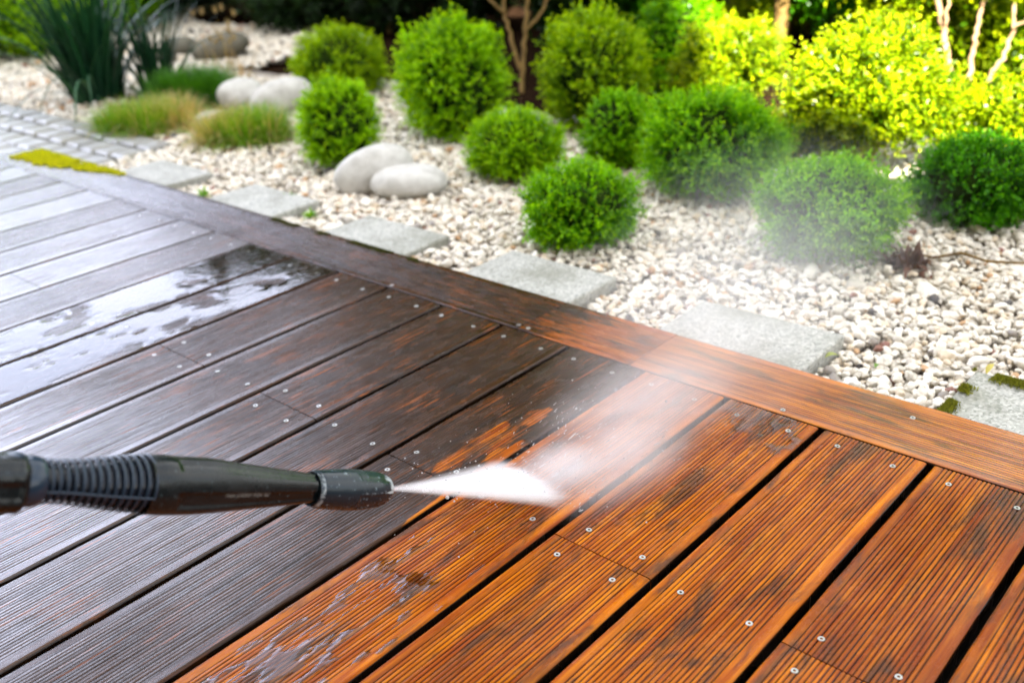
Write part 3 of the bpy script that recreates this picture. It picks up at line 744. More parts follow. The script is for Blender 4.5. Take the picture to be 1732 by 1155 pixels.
UG = 'dark undergrowth under the trees'
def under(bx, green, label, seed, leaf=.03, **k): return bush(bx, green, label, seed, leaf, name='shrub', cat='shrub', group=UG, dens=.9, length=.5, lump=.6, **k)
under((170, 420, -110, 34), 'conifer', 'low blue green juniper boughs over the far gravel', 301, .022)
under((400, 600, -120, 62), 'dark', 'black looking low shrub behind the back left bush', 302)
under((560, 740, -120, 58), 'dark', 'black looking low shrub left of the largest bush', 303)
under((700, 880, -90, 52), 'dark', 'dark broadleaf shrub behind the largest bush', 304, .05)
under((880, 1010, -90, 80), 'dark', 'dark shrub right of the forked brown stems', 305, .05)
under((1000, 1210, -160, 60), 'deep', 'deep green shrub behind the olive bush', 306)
bush((60, 280, -120, 66), 'mid', 'shaded green shrub behind the strap leaves', 308, .026, name='shrub', cat='shrub', group=None, length=.55, lump=.6)
bush((-120, 140, -60, 108), 'bright', 'feathery light green shrub in the top left corner', 307, .026, name='shrub', cat='shrub', group=None, length=.55, lump=.6)
# trees and tall shrubs: trunk, limbs, crown of leaf clumps
def tree(name, label, base, trunk_h, tr, blobs, green, leaf, seed, mat='bark', per=10, dens=1.0, cat='tree', limbs=True, group=None, zmin=-1.0, length=.5):
    root = empty(name, base, label, cat, group)
    base = np.array(base, float)
    cen = np.mean([b_[0] for b_ in blobs], 0)
    pts = [base + A3(0, 0, -.05), base + (cen - base) * .25 + A3(.03, 0, 0), base + (cen - base) * .6, cen]
    parts = [tube_data(pts, [tr * 1.3, tr, tr * .8, tr * .4], 9)]
    if limbs:
        for b_ in blobs:
            s_ = base + (cen - base) * rng.uniform(.35, .8); e_ = np.array(b_[0])
            parts.append(tube_data([s_, (s_ + e_) / 2 + rng.normal(0, .08, 3), e_], [tr * .5, tr * .32, tr * .12], 6))
    V, Q = join(parts); link('trunk', mesh_np('trunk', V, Q, True), M[mat], root)
    Vs, Fs, Cs, o = [], [], [], 0; g = GREENS[green]
    for q, (c, r) in enumerate(blobs):
        r = np.array(r if hasattr(r, '__len__') else (r, r, r * .85)); n = int(4 * math.pi * r.mean() ** 2 / (leaf * leaf) * .55 * dens)
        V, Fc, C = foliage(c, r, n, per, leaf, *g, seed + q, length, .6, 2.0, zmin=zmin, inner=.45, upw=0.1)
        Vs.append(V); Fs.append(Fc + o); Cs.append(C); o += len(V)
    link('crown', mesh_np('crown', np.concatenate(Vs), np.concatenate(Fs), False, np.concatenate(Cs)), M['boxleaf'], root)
    return root
def blobs(cx, cy_, z0, z1, r, n, seed, taper=.0):
    rg = np.random.default_rng(seed); out_ = []
    for k in range(n):
        f = (k + .5) / n; z = z0 + (z1 - z0) * f; th = k * 2.4 + rg.uniform(-.3, .3); rr = r * (1 - taper * f) * .55
        out_.append((A3(cx + rr * math.cos(th), cy_ + rr * math.sin(th), z), r * (1 - taper * f) * rg.uniform(.5, .68)))
    return out_
TG = 'trees closing the back of the garden'
tree('conifer_tree', 'dark blue green conifer with low hanging boughs over the far bed', (-4.0, 3.0, -.09), 1.6, .10, blobs(-4.0, 3.0, .62, 1.95, 1.35, 10, 1, .45), 'conifer', .055, 60, cat='tree', group=TG)
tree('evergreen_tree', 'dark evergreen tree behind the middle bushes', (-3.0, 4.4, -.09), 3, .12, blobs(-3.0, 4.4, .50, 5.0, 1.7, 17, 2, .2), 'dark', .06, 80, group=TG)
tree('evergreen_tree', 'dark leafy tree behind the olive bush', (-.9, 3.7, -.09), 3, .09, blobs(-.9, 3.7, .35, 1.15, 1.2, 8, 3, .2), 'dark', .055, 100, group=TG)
tree('tall_shrub', 'green shrub filling the shade behind the small brown stems', (-.05, 2.75, -.09), 1, .03, blobs(-.05, 2.75, .25, 1.1, .55, 6, 4), 'deep', .03, 120, cat='shrub')
tree('tall_shrub', 'leafy shrub behind the sunlit shrubs', (.75, 3.5, -.09), 1, .03, blobs(.75, 3.5, .3, 1.3, .8, 8, 5), 'mid', .04, 130, cat='shrub')
tree('tall_shrub', 'sunlit leafy shrub behind the pale stems', (2.0, 3.9, -.09), 1, .03, blobs(2.0, 3.9, .3, 1.3, .85, 8, 6), 'mid', .04, 140, cat='shrub')
tree('broadleaf_tree', 'light green foliage at the top left corner', (-6.3, 2.5, -.09), 1.6, .05, [(A3(-6.3, 1.5 + .36 * k, z_), .55) for k, z_ in enumerate((1.0, 1.3, 1.2, 1.4, 1.25, 1.3))] + [(A3(-6.2, 1.7 + .7 * k, .55), .6) for k in range(3)], 'yellow', .045, 150, cat='tree', group=TG)
tree('tall_shrub', 'low green shrub at the left edge behind strap leaves', (-4.3, 1.65, -.09), 1, .02, blobs(-4.3, 1.65, .10, .32, .34, 5, 8), 'mid', .026, 160, cat='shrub')

# small bare-stemmed tree in the middle
def stems_thing(name, label, cat, stems, depth, mat, rpx, leafblobs=None, green='deep', seed=1, leaf=.04):
    base = at(*stems[0][0], GZ); root = empty(name, base, label, cat)
    parts = []
    for s_, r in zip(stems, rpx):
        pts = [at(*s_[0], GZ)] if s_ is stems[0] else [atd(*s_[0], depth)]
        pts += [atd(*q, depth + .02 * k) for k, q in enumerate(s_[1:])]
        rr = np.linspace(r, r * .75, len(pts)) * depth / F
        P = np.array(pts); # densify
        t = np.linspace(0, len(P) - 1, (len(P) - 1) * 5 + 1); Pi = np.stack([np.interp(t, np.arange(len(P)), P[:, j]) for j in range(3)], 1)
        Pi[1:-1] += rng.normal(0, .0025, Pi[1:-1].shape); ri = np.interp(t, np.arange(len(P)), rr) * (1 + .12 * rng.random(len(t)))
        V, Q = tube_data(Pi, ri, 8); link('stem' if s_ is not stems[0] else 'trunk', mesh_np('stem', V, Q, True), M[mat], root)
    if leafblobs:
        Vs, Fs, Cs, o = [], [], [], 0
        for q, (c, r) in enumerate(leafblobs):
            V, Fc, C = foliage(c, (r, r, r * .8), int(900 * r / .3), 5, leaf, *GREENS[green], seed + q, .6, .6, 2, inner=.6, zmin=-1, spread=1.2)
            Vs.append(V); Fs.append(Fc + o); Cs.append(C); o += len(V)
        link('crown', mesh_np('crown', np.concatenate(Vs), np.concatenate(Fs), False, np.concatenate(Cs)), M['boxleaf'], root)
    return root
d0 = depth_of(at(882, 158, GZ))
stems_thing('young_tree', 'small tree with forked bare brown stems between two bushes', 'tree',
    [[(882, 158), (884, 110), (888, 50), (893, -10), (900, -90)], [(880, 118), (866, 75), (855, 30), (850, -20), (840, -80)], [(889, 52), (908, 32), (920, 12), (930, -20), (945, -80)], [(853, 22), (838, 10), (822, -8), (800, -50)]],
    d0, 'bark', [4.2, 3.3, 2.8, 2.6], [(atd(850, -190, d0 + .1), .35), (atd(930, -220, d0), .35), (atd(790, -120, d0), .16)], 'mid', 170, .06)
d1 = 3.15
stems_thing('tall_shrub', 'sunlit shrub on three pale stems at top right', 'shrub',
    [[(1612, 150), (1606, 120), (1598, 60), (1592, 30), (1580, -40)], [(1600, 40), (1604, 10), (1612, -50)], [(1640, 140), (1646, 90), (1652, 50), (1664, 0), (1668, -50)], [(1652, 160), (1676, 132), (1700, 90), (1716, 45), (1718, -40)], [(1717, 44), (1732, 36), (1750, 20)]],
    d1, 'palebark', [5.5, 2.5, 4.0, 3.6, 2.2], [(atd(1600, -160, d1 + .1), .34), (atd(1700, -150, d1), .34), (atd(1520, -60, d1 + .3), .26), (atd(1630, -20, d1 + .45), .28), (atd(1735, 60, d1 + .4), .3), (atd(1560, 70, d1 + .5), .26), (atd(1680, 60, d1 + .6), .3)], 'yellow', 180, .035)

# strap-leaved clump
def blades(base, n, L0, L1, wd, lean, c0, c1, seed, spread=.06, seg=6, droop=.4, w_taper=True, face=None):
    rg = np.random.default_rng(seed); Vs, Fs, Cs, o = [], [], [], 0
    th = rg.uniform(0, 2 * math.pi, n); L = rg.uniform(L0, L1, n); le = np.abs(rg.normal(0, lean, n)); wv = wd * rg.uniform(.6, 1.2, n)
    r0 = np.sqrt(rg.random(n)) * spread; ph = rg.uniform(0, 2 * math.pi, n)
    B = np.stack([base[0] + r0 * np.cos(ph), base[1] + r0 * np.sin(ph), np.full(n, base[2])], 1)
    th = np.where(rg.random(n) < .6, ph, th)
    H = np.stack([np.cos(th), np.sin(th), np.zeros(n)], 1); S = np.stack([-np.sin(th + rg.normal(0, .6, n)), np.cos(th), np.zeros(n)], 1); S = unit(S)
    t = np.linspace(0, 1, seg + 1); V = np.zeros((n, seg + 1, 2, 3))
    for k, f in enumerate(t):
        ang = le + droop * f * f * (le + .25)
        cen = B + (H * (np.sin(ang) * L * f)[:, None]) + A3(0, 0, 1) * (np.cos(ang) * L * f)[:, None]
        w_ = wv * (1 - f ** 2.5 * .95) if w_taper else wv * (1 - f)
        V[:, k, 0] = cen - S * w_[:, None] / 2; V[:, k, 1] = cen + S * w_[:, None] / 2
    V[..., 2] = np.maximum(V[..., 2], GZ + .004)
    C = np.repeat((c0 + (c1 - c0) * rg.random(n)[:, None])[:, None], (seg + 1) * 2, 1).reshape(-1, 3)
    idx = np.arange(n)[:, None] * (seg + 1) * 2 + np.arange(seg)[None] * 2
    Fc = np.stack([idx, idx + 1, idx + 3, idx + 2], -1).reshape(-1, 4)
    return V.reshape(-1, 3), Fc, C
def plant(name, label, cat, parts, mat, base, pname='leaves', group=None):
    root = empty(name, base, label, cat, group)
    Vs, Fs, Cs, o = [], [], [], 0
    for V, Fc, C in parts: Vs.append(V); Fs.append(Fc + o); Cs.append(C); o += len(V)
    link(pname, mesh_np(pname, np.concatenate(Vs), np.concatenate(Fs), False, np.concatenate(Cs)), M[mat], root); return root
ib = at(168, 172, GZ); ib2 = at(228, 165, GZ)
plant('iris_plant', 'clump of tall dark strap leaves by the path', 'plant',
    [blades(ib, 190, .34, .62, .020, .30, A3(.004, .030, .016), A3(.018, .085, .035), 5, .10, 7, .5),
     blades(ib, 26, .25, .45, .018, 1.1, A3(.02, .06, .04), A3(.05, .13, .07), 6, .06, 8, 1.0),
     blades(ib + A3(.2, .16, 0), 45, .28, .50, .016, .28, A3(.003, .02, .012), A3(.015, .06, .03), 8, .07, 7, .5)], 'blade', ib)
GG = 'low ornamental grass tufts'
def tuft(px, py, wpx, hpx, label, seed, cg, cs, frac=.45, straw_dx=0):
    b_ = at(px, py, GZ); dp = depth_of(b_); r = wpx / 2 * dp / F; L = hpx * dp / F * 1.25
    n = int(9000 * (r / .2) ** 1.4)
    parts = []
    for k in range(9):
        th = k * 2.4; q = b_ + A3(math.cos(th), math.sin(th), 0) * r * .72 * math.sqrt((k + .3) / 9)
        straw = ((q - b_) @ RV) * straw_dx > .04
        ca, cb = (cs if straw else cg)
        parts.append(blades(q, n // 9, L * .6, L * 1.2, .0028, .55, ca, cb, seed + k, r * .40, 4, .7))
        parts.append(blades(q, n // 40, L * .6, L * 1.3, .003, .7, *(cg if straw else cs), seed + k + 50, r * .38, 4, .8))
    return plant('grass_tuft', label, 'grass', parts, 'grass', b_, 'blades', GG)
GC = (A3(.08, .22, .002), A3(.28, .54, .006)); SC = (A3(.40, .30, .10), A3(.70, .56, .26)); DG = (A3(.02, .10, .002), A3(.09, .32, .005))
tuft(258, 216, 168, 38, 'left grass tuft, green on one side and straw coloured on the other', 200, GC, SC, straw_dx=1)
tuft(415, 238, 145, 44, 'right grass tuft in front of boulders, straw coloured at its left', 230, GC, SC, straw_dx=-1)
tuft(330, 178, 130, 50, 'dark green grass tuft behind the left tuft', 260, DG, DG)
# dry seed stalks
sb = at(398, 150, GZ)
parts = [blades(sb, 30, .18, .36, .0035, .30, A3(.30, .20, .09), A3(.45, .32, .15), 300, .10, 6, .6)]
for k in range(14):
    rg = np.random.default_rng(400 + k); p = sb + A3(rg.uniform(-.13, .13), rg.uniform(-.08, .08), rg.uniform(.18, .30))
    parts.append(blades(p, 40, .015, .04, .0016, .35, A3(.30, .22, .11), A3(.42, .32, .17), 500 + k, .006, 3, .3))
plant('dry_grass', 'dry straw coloured seed stalks rising behind the boulders', 'grass', parts, 'grass', sb, 'stalks')

# weeds and small things on the gravel
for k, (px, py, lab) in enumerate([(490, 338, 'tiny bright weed in gravel by the second slab'), (524, 366, 'tiny bright weed in gravel nearer the border'), (345, 331, 'tiny weed close to the far border board')]):
    b_ = at(px, py, GZ + .008)
    plant('weed', lab, 'weed', [blades(b_, 26, .015, .03, .008, .9, A3(.12, .36, .01), A3(.26, .50, .02), 600 + k, .008, 3, .5)], 'grass', b_, 'leaves', 'weeds in the gravel')
b_ = at(1534, 446, GZ + .01)
plant('dead_leaves', 'small heap of curled brown leaves beside the mist veiled bush', 'leaves', [blades(b_, 90, .02, .045, .014, .9, A3(.06, .022, .012), A3(.17, .065, .035), 620, .035, 4, .9)], 'grass', b_)
V, Q = tube_data([at(1545, 428, GZ + .02), at(1580, 436, GZ + .022), at(1625, 428, GZ + .02), at(1670, 442, GZ + .02), at(1745, 446, GZ + .02)], [.0028, .003, .0034, .003, .002], 7)
tag(link('twig', mesh_np('twig', V, Q, True), M['bark']), 'thin brown twig lying on the pebbles near the dark ball', 'twig')
for k, (px, py, sz, lab, cc, z) in enumerate([(1391, 606, .028, 'yellow green leaf leaning against a slab edge', A3(.42, .50, .12), GZ + .012), (1668, 632, .022, 'yellow leaf on the mossy slab corner', A3(.62, .55, .14), -.025), (1480, 622, .018, 'green leaf blade among near pebbles', A3(.12, .25, .03), GZ + .016), (1346, 258, .03, 'sunlit brown leaf between bushes', A3(.5, .25, .12), GZ + .012)]):
    c = at(px, py, z); D = unit(rng.normal(0, 1, 3) + A3(.6, .4, .5)); n5 = 7; Vv = []; 
    Sd = unit(np.cross(D, A3(0, 0, 1))); Up = np.cross(Sd, D)
    for j in range(n5):
        f = j / (n5 - 1); w_ = sz * .45 * math.sin(math.pi * min(.98, f * .92 + .06)); cp = c + D * sz * f + Up * sz * .15 * math.sin(f * 3)
        Vv += [cp - Sd * w_ * .5 + Up * w_ * .2, cp, cp + Sd * w_ * .5 + Up * w_ * .2]
    Fq = [(j * 3 + q, j * 3 + q + 1, j * 3 + q + 4, j * 3 + q + 3) for j in range(n5 - 1) for q in (0, 1)]
    me = mesh_np('fallen_leaf', np.array(Vv), np.array(Fq), True, np.tile(cc, (len(Vv), 1)))
    tag(link('fallen_leaf', me, M['grass']), lab, 'leaf', 'single fallen leaves')

# leaf litter on the gravel and soil
n = 420; P = np.stack([rng.uniform(-3, 2.4, n), rng.uniform(.4, 2.2, n), np.full(n, GZ + .014)], 1); k_ = (vnoise(P[:, :2], 3, 71) > .5); P = P[k_]; n = len(P)
P[P[:, 1] > 1.6, 2] = -.080
D = unit(rng.normal(0, 1, (n, 3)) * A3(1, 1, .3)); C = A3(.10, .05, .02) + (A3(.34, .20, .07) - A3(.10, .05, .02)) * rng.random((n, 1))
V, Fc, C4 = leaves_mesh(P, D, unit(rng.normal(0, .5, (n, 3)) + A3(0, 0, 1)), rng.uniform(.010, .026, n), rng.uniform(.004, .010, n), C)
tag(link('leaf_litter', mesh_np('leaf_litter', V, Fc, False, C4), M['grass']), 'small dry brown leaf scraps scattered among the pebbles', kind='stuff')

# mossy growth, and tufts coloured as a reflection of sunlit foliage
def moss(name, label, X, Y, z, c0, c1, n, L=.006):
    P = np.stack([X, Y, np.full(len(X), z)], 1)
    D = unit(rng.normal(0, .5, P.shape) + A3(0, 0, 1)); N_ = unit(rng.normal(0, 1, P.shape))
    C = c0 + (c1 - c0) * rng.random(len(P))[:, None]
    V, Fc, C4 = leaves_mesh(P, D, N_, np.full(len(P), L) * rng.uniform(.5, 1.3, len(P)), np.full(len(P), L * .5), C)
    return tag(link(name, mesh_np(name, V, Fc, False, C4), M['grass']), label, kind='stuff')
n = 9000; X = rng.uniform(.02, .62, n); Y = .137 - np.abs(rng.normal(0, .007, n)); k_ = vnoise(np.stack([X, Y], 1), 26, 77) > .5
moss('moss', 'olive moss along the outer edge of the dark border board', X[k_], Y[k_], 0.0, A3(.03, .035, .006), A3(.10, .11, .015), n, .0035)
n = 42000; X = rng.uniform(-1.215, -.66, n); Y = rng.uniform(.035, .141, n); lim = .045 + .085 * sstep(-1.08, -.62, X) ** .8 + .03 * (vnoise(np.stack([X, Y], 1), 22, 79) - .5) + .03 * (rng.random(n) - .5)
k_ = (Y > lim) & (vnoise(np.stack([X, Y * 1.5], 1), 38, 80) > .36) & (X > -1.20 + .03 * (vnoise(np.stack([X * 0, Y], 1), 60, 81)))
moss('moss', 'bright yellow green moss on the far end of the border board', X[k_], Y[k_], 0.0, A3(.22, .32, .002), A3(.88, .84, .004), n, .0075)  # tuft colour stands in for sunlit foliage reflected in the wet border
n = 5000; X = np.concatenate([1.602 + np.abs(rng.normal(0, .008, n)), rng.uniform(1.60, 1.74, n)]); Y = np.concatenate([rng.uniform(.16, .352, n), .352 - np.abs(rng.normal(0, .010, n))]); k_ = vnoise(np.stack([X, Y], 1), 30, 78) > .48
moss('moss', 'yellow green moss on the corner of the nearest slab', X[k_], Y[k_], -.030, A3(.10, .12, .01), A3(.32, .34, .03), n, .005)

# ---------------------------------------------------------------- pressure washer lance
A0, A1 = atd(-60, 814, .735), atd(658, 825, 1.03)
AX = unit(A1 - A0); LEN = float(np.linalg.norm(A1 - A0))
LR = unit(np.cross(AX, FW)); LR = LR if LR @ UV > 0 else -LR      # 'up' in the picture, square to the lance
LF = np.cross(AX, LR); LF = LF if LF @ FW < 0 else -LF              # towards the camera
def axis_at(px):
    lo, hi = 0., 1.2
    for _ in range(40):
        mid = (lo + hi) / 2; p = A0 + AX * LEN * mid; d = p - CAM
        x = PW / 2 + F * (d @ RV) / (d @ FW)
        if x < px: lo = mid
        else: hi = mid
    return A0 + AX * LEN * lo
def station(px, top, bot):
    p = axis_at(px); d = p - CAM; dep = d @ FW; y = PH / 2 - F * (d @ UV) / dep
    r = (bot - top) / 2 * dep / F; off = (y - (top + bot) / 2) * dep / F
    return p + LR * off, r
lance = empty('pressure_washer_lance', A1, 'dark wet pressure washer lance with ribbed grip reaching in from the left edge', 'lance')
def loft(name, sts, mat, nseg=48, shape=None, lime=None, caps=(True, True), smooth=True, parent=lance, label=None):
    V = []; lm = []; Fc = []
    for s_i, (c, r) in enumerate(sts):
        for k in range(nseg):
            th = 2 * math.pi * k / nseg; q = r * (shape(th, s_i / (len(sts) - 1)) if shape else 1)
            V.append(c + LR * q * math.cos(th) + LF * q * math.sin(th)); lm.append(lime(th, s_i / (len(sts) - 1)) if lime else 0)
    for i in range(len(sts) - 1):
        for k in range(nseg): Fc.append((i * nseg + k, i * nseg + (k + 1) % nseg, (i + 1) * nseg + (k + 1) % nseg, (i + 1) * nseg + k))
    for e, row in ((caps[0], 0), (caps[1], len(sts) - 1)):
        if e:
            ci = len(V); V.append(sts[row][0]); lm.append(lm[-1])
            for k in range(0, nseg, 2): Fc.append((ci, row * nseg + k, row * nseg + (k + 1) % nseg, row * nseg + (k + 2) % nseg))
    o = link(name, mesh_np(name, np.array(V), np.array(Fc), smooth, None, {'lime': lm}), M[mat], parent)
    if label: o['label'] = label
    return o
def dense(keys, n, lo=None, hi=None):
    xs = np.array([k[0] for k in keys]); X = np.linspace(xs[0], xs[-1], n)
    # smooth interpolation (cosine eased between keys would stair-step; use cubic via polyfit-free hermite)
    def herm(ys):
        ys = np.array(ys, float); m_ = np.gradient(ys, xs); out_ = []
        for x in X:
            i = min(max(np.searchsorted(xs, x) - 1, 0), len(xs) - 2); h = xs[i + 1] - xs[i]; t = (x - xs[i]) / h
            out_.append((2*t**3-3*t**2+1)*ys[i] + (t**3-2*t**2+t)*h*m_[i] + (-2*t**3+3*t**2)*ys[i+1] + (t**3-t**2)*h*m_[i+1])
        return out_
    T = herm([k[1] for k in keys]); B_ = herm([k[2] for k in keys])
    return [station(x, t, b_) for x, t, b_ in zip(X, T, B_)]
# barrel with long recesses: faces square-ish, with a scooped slot towards the camera
def slot(th, f, c, hw, depth, f0, f1):
    d = abs((th - c + math.pi) % (2 * math.pi) - math.pi)
    return depth * (1 - sstep(hw * .82, hw, d)) * sstep(f0, f0 + .03, f) * (1 - sstep(f1 - .03, f1, f))
def barrel_shape(th, f):
    s_ = 1 - .035 * math.cos(4 * th) * .8
    for c, hw, dp in ((R(112), .30, .13), (R(38), .26, .09), (R(180), .3, .1), (R(270), .3, .12), (R(330), .25, .1)):
        s_ -= slot(th, f, c, hw, dp, .13, 1.2)
    return s_
barrel = loft('barrel', dense([(238, 768, 870), (262, 767, 871), (300, 770, 871), (350, 773, 868), (400, 781, 863), (460, 790, 857), (530, 800, 850), (560, 803, 848)], 130), 'plastic', 96, barrel_shape, lambda th, f: .18 if (math.cos(th) > .6) else .05)
# ribbed grip: dark core plus rings plus a spine
loft('grip_core', dense([(38, 778, 850), (70, 785, 846), (100, 789, 846), (140, 786, 851), (190, 779, 858), (248, 774, 864)], 40), 'rubberdark', 40)
rib_keys = dense([(62, 772, 853), (100, 775, 853), (140, 773, 858), (190, 769, 864), (242, 766, 869)], 15)
for k, (c, r) in enumerate(rib_keys):
    ang = np.linspace(0, 2 * math.pi, 49)[:-1]
    rt = .00125
    ring = []; 
    for a in ang:
        cc = c + (LR * math.cos(a) + LF * math.sin(a)) * (r - rt)
        rad = LR * math.cos(a) + LF * math.sin(a)
        ring.append([cc + rad * rt * math.cos(q) + AX * rt * 1.2 * math.sin(q) for q in np.linspace(0, 2 * math.pi, 9)[:-1]])
    ring = np.array(ring); nA, nB = ring.shape[:2]; idx = np.arange(nA * nB).reshape(nA, nB)
    Fq = np.stack([idx, np.roll(idx, -1, 1), np.roll(np.roll(idx, -1, 0), -1, 1), np.roll(idx, -1, 0)], -1).reshape(-1, 4)
    link('grip_rib', mesh_np('grip_rib', ring.reshape(-1, 3), Fq, True, None, {'lime': np.full(nA * nB, .12)}), M['rubber'], lance)
sp = [];
for c, r in rib_keys:
    a = R(108); sp.append(c + (LR * math.cos(a) + LF * math.sin(a)) * (r - .0008))
V, Q = tube_data(sp, [.0012] * len(sp), 8); link('grip_spine', mesh_np('grip_spine', V, Q, True, None, {'lime': np.full(len(V), .1)}), M['rubber'], lance)
# collar and the trigger housing at the left edge
loft('collar', dense([(30, 771, 856), (45, 769, 858), (56, 770, 857), (66, 773, 853)], 14), 'rubber', 48)
loft('housing', dense([(-60, 760, 872), (-20, 763, 870), (10, 763, 869), (32, 768, 864), (38, 775, 855)], 24), 'plastic', 64, lambda th, f: 1 - .05 * math.cos(4 * th) - slot(th, f, R(100), .32, .10, .0, .86), lambda th, f: .1)
pr = station(18, 765, 868)
Vb, Fb = ICO3; bl = Vb * np.array([1, 1, 1]); off = pr[0] + LR * pr[1] * .80
link('housing_lug', mesh_np('housing_lug', off + bl[:, :1] * AX * .0105 + bl[:, 1:2] * LR * .0055 + bl[:, 2:] * LF * .013, Fb, True, None, {'lime': np.full(len(Vb), .25)}), M['rubber'], lance)
# nozzle head
def noz_shape(th, f):
    s_ = 1.0
    s_ -= slot(th, f, R(118), .42, .06, .48, .93) + slot(th, f, R(200), .4, .06, .48, .93) + slot(th, f, R(290), .4, .06, .48, .93) + slot(th, f, R(30), .35, .04, .5, .93)
    return s_
def noz_lime(th, f):
    v = .05 + .32 * max(0, math.cos(th)) * sstep(.35, .7, f) + .45 * sstep(.80, .94, f) * (1 if math.cos(th) > -.2 else .2) + .5 * (abs(f - .03) < .03)
    d = abs((th - R(88) + math.pi) % (2 * math.pi) - math.pi); return v + .45 * (d < .07) * (f > .5)
noz = loft('nozzle_head', dense([(526, 797, 856), (532, 795, 858), (545, 794, 860), (568, 793, 862), (590, 793, 863), (615, 795, 861), (636, 798, 857), (648, 803, 852), (655, 809, 845), (658.5, 817, 837)], 110), 'nozzle', 96, noz_shape, noz_lime)
c_, r_ = station(659, 818, 836); 
o_ = loft('nozzle_orifice', [(c_ - AX * .001, .0042), (c_ + AX * .0008, .0045), (c_ + AX * .0008, .0022), (c_ - AX * .004, .0018)], 'rubberdark', 24, parent=noz)
# small screw sockets set in the shells
def socket(px, py_ang, par, sts):
    c, r = station(*sts); rad = LR * math.cos(py_ang) + LF * math.sin(py_ang)
    Vb, Fb = ICO2; p = c + rad * r * .97; T = np.cross(AX, rad)
    link('socket', mesh_np('socket', p + Vb[:, :1] * AX * .0016 + Vb[:, 1:2] * T * .0030 + Vb[:, 2:] * rad * .0006, Fb, True, None, {'lime': np.zeros(len(Vb))}), M['rubberdark'], par)
socket(585, R(48), noz, (584, 793, 863)); socket(575, R(150), noz, (575, 793, 863)); socket(330, R(72), barrel, (330, 772, 869)); socket(447, R(62), barrel, (447, 788, 858)); socket(322, R(145), barrel, (322, 772, 869))
# faint print on the barrel
cu = bpy.data.curves.new('print', 'FONT'); cu.body = 'max 230bar max 60\u00b0'; cu.size = 1; cu.align_x = 'LEFT'
to = bpy.data.objects.new('tmp', cu); col.objects.link(to)
dg = bpy.context.evaluated_depsgraph_get(); tm = bpy.data.meshes.new_from_object(to.evaluated_get(dg)); bpy.data.objects.remove(to)
Vt = np.array([v.co[:] for v in tm.vertices]); Vt -= Vt.min(0); sc_ = (float(np.linalg.norm(axis_at(442) - axis_at(362)))) / Vt[:, 0].max()
c2, r2 = station(362, 775, 867); an = R(104)
rad = LR * math.cos(an) + LF * math.sin(an); T = np.cross(rad, AX); T = T if T @ LR > 0 else -T
c3, r3 = station(442, 788, 859); e1 = unit((c3 + rad * r3 * .93) - (c2 + rad * r2 * .93))
Vt2 = (c2 + rad * r2 * .935) + Vt[:, :1] * e1 * sc_ + Vt[:, 1:2] * T * sc_ * 1.1
for v, q in zip(tm.vertices, Vt2): v.co = q
tm.materials.clear(); link('print', tm, M['print'], barrel)
# drops on the nozzle
dr = []
for k in range(26):
    a = R(rng.uniform(70, 165)); px = rng.choice([rng.uniform(598, 614), rng.uniform(640, 652), rng.uniform(560, 650)]); c, r = station(px, 796 if px < 630 else 801, 860 if px < 630 else 853)
    p = c + (LR * math.cos(a) + LF * math.sin(a)) * r * .955; s_ = rng.uniform(.0004, .0011); dr.append((p + ICO2[0] * s_, ICO2[1]))
V, Fc = join(dr); tag(link('droplets', mesh_np('droplets', V, Fc, True), M['drop'], lance), kind='stuff')

# ---------------------------------------------------------------- water jet and mist
NZ = c_ + AX * .002
I1, I2 = at(962, 851, .002), at(862, 786, .002)
def vol_mat(name, kind_, dens, nscale=8., namp=.5, aniso=0.2, colr=(1, 1, 1)):
    b = NB(name); P = b.n('TexCoord').outputs['Object']; sep = b.n('SeparateXYZ'); b.set(sep, 0, P)
    X, Y, Z = sep.outputs
    if kind_ == 'ball':
        r2_ = b.math('ADD', b.math('ADD', b.math('MULTIPLY', X, X), b.math('MULTIPLY', Y, Y)), b.math('MULTIPLY', Z, Z))
        d = b.math('POWER', b.math('SUBTRACT', 1.0, r2_, clamp=True), 2.2)
    elif kind_ == 'jet':
        hw_ = b.math('ADD', b.math('MULTIPLY', X, .5), .035)     # half width grows along X (object units: length 1)
        yy = b.math('DIVIDE', Y, hw_); th_ = b.math('ADD', b.math('MULTIPLY', X, .5), .06); zz = b.math('DIVIDE', Z, th_)
        q = b.math('SUBTRACT', 1.0, b.math('POWER', b.math('ABSOLUTE', yy), 1.5), clamp=True); q2 = b.math('SUBTRACT', 1.0, b.math('MULTIPLY', zz, zz), clamp=True)
        d = b.math('MULTIPLY', b.math('MULTIPLY', q, q2), b.rng(X, .84, 1.04, 1, .1))
    if kind_ == 'jet':
        cv = b.n('CombineXYZ'); b.set(cv, 'X', b.math('MULTIPLY', X, .5)); b.set(cv, 'Y', b.math('MULTIPLY', yy, 5.0)); b.set(cv, 'Z', b.math('MULTIPLY', zz, 1.5))
    nz = b.noise(cv.outputs[0] if kind_ == 'jet' else P, nscale, 3, .6)
    d = b.math('MULTIPLY', d, b.rng(nz, .3, .7, 1 - namp, 1 + namp, False))
    v = b.n('VolumePrincipled'); v.inputs['Color'].default_value = (*colr, 1); v.inputs['Anisotropy'].default_value = aniso
    b.set(v, 'Density', b.math('MULTIPLY', d, dens)); b.t.links.new(v.outputs[0], b.out.inputs['Volume']); return b.mat
jet = empty('water_jet', NZ, 'white fan of high pressure water hitting the deck board', 'water jet')
jc = (I1 + I2) / 2; xd = unit(jc - NZ); JL = float(np.linalg.norm(jc - NZ)) ; yd = I1 - I2; yd = unit(yd - xd * (yd @ xd)); zd = np.cross(xd, yd)
HWJ = float(np.linalg.norm((I1 - I2) - xd * ((I1 - I2) @ xd))) / 2
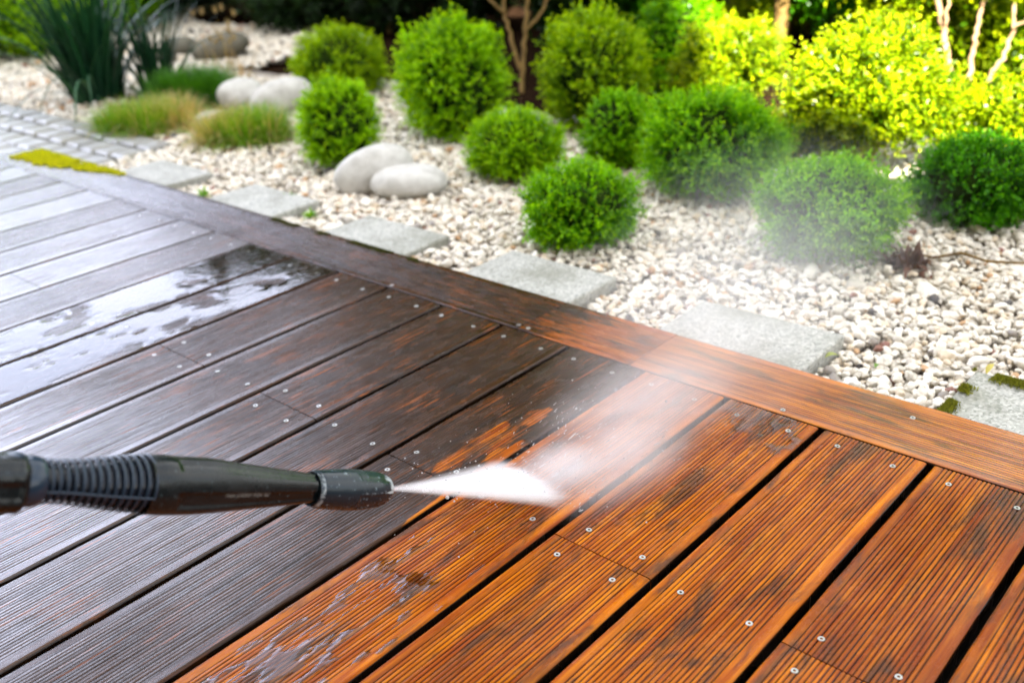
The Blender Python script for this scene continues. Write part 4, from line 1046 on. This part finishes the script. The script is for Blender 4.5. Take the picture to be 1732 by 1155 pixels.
# wedge mesh in jet space: x 0..1, y +-(.035+.5x), z +-(.06+.5x)
V = np.array([(x, sy * (.035 + .5 * x), sz * (.06 + .5 * x)) for x in (-.01, 1.04) for sy, sz in ((-1, -1), (1, -1), (1, 1), (-1, 1))]); Q = [(0, 1, 2, 3), (4, 7, 6, 5)] + [(k, 4 + k, 4 + (k + 1) % 4, (k + 1) % 4) for k in range(4)]
Q = [q[::-1] for q in Q]
jo = bpy.data.objects.new('jet_core', mesh_np('jet_core', V, Q)); col.objects.link(jo); jo.data.materials.append(vol_mat('jet_water', 'jet', 150, 1.6, 1.0))
ys, zs = HWJ / .5 * 1.02, .011 / .5
jm = Matrix.Identity(4)
for i in range(3): jm[i][0] = xd[i] * JL; jm[i][1] = yd[i] * ys; jm[i][2] = zd[i] * zs; jm[i][3] = NZ[i]
jo.parent = jet; jo.matrix_parent_inverse = Matrix.Translation(jet.location).inverted(); jo.matrix_basis = jm
def puff(name, c, ax, dens, parent, namp=.5, nscale=2.0):
    V, Fc = ICO2; o = bpy.data.objects.new(name, mesh_np(name, V * 1.06, Fc)); col.objects.link(o)
    o.data.materials.append(vol_mat(name + '_water', 'ball', dens, nscale, namp))
    mm = Matrix.Identity(4)
    for i in range(3):
        for j in range(3): mm[i][j] = ax[j][i]
        mm[i][3] = c[i]
    o.parent = parent; o.matrix_parent_inverse = Matrix.Translation(parent.location).inverted(); o.matrix_basis = mm; return o
# splash sheet running on from the strike line, then the mist it throws up
go = unit(A3(.10, 1, 0)); gs = A3(go[1], -go[0], 0)
puff('splash', jc + A3(.01, .03, .012), (go * .085, gs * .070, A3(0, 0, .020)), 34, jet)
puff('splash', A3(1.36, -.27, .02), (go * .16, gs * .085, A3(0, 0, .04)), 12, jet)
puff('splash', A3(1.31, -.16, .035), (go * .24, gs * .13, A3(0, 0, .06)), 7.5, jet)
mist = empty('mist', (1.3, 0, .1), 'pale water mist drifting from the deck towards the bushes', kind='stuff')
puff('mist_cloud', at(1150, 610, .05), (unit(A3(-.1, 1, .1)) * .30, gs * .22, A3(0, 0, .10)), 1.2, mist, .2)
puff('mist_cloud', at(1230, 500, .09), (unit(A3(-.1, 1, .12)) * .38, gs * .32, A3(0, 0, .15)), 1.2, mist, .2)
puff('mist_cloud', at(1320, 390, .12), (unit(A3(0, 1, .1)) * .36, gs * .34, A3(0, 0, .20)), .6, mist, .2)
# flying droplets
dr = []
for k in range(230):
    f = rng.random(); s_ = rng.lognormal(0, .35) * .0007
    if k < 70: p = NZ + xd * JL * rng.uniform(.1, .9) + rng.normal(0, .012, 3)
    else: p = jc + A3(0, .05, .02) + rng.normal(0, 1, 3) * A3(.07, .10, .015)
    if p[2] < .002: p[2] = .002
    dr.append((p + ICO2[0] * s_, ICO2[1]))
for k in range(170):
    s_ = rng.lognormal(0, .4) * .00036; e_ = unit(go + gs * rng.normal(0, .35) + A3(0, 0, rng.uniform(0, .5))); f = rng.random() ** 1.5
    p = I1 + (I2 - I1) * rng.uniform(-.2, 1.2) + e_ * f * .16; st_ = ICO2[0] * s_; st_ = st_ + (st_ @ e_)[:, None] * e_ * rng.uniform(2, 9)
    p[2] = max(p[2], .003); dr.append((p + st_, ICO2[1]))
V, Fc = join(dr); tag(link('water_droplets', mesh_np('water_droplets', V, Fc, True), M['drop']), 'fine water droplets scattered around the jet', kind='stuff')

# ---------------------------------------------------------------- unseen blocks added behind the camera to shade the near garden
shade_blocks = empty('shade_blocks', (0, -4.2, -.09), 'unseen blocks added behind the camera to shade the deck and near garden', 'shade_blocks')
TE = math.tan(R(SUN_EL)) / math.cos(R(180 - SUN_AZ))
def shade_height(yedge, z): return z + (yedge + 3.4) * TE        # block height whose shadow edge passes over (yedge, z)
h1 = shade_height(1.19, .12); h2 = shade_height(2.9, .5)
box('low_shade_block', (-2.6, 9.5, -6.5, -3.4, -.09, h1), M['render'], shade_blocks)
box('tall_shade_block', (.6, 4.5, -6.503, -3.397, -.09, h2), M['render'], shade_blocks)
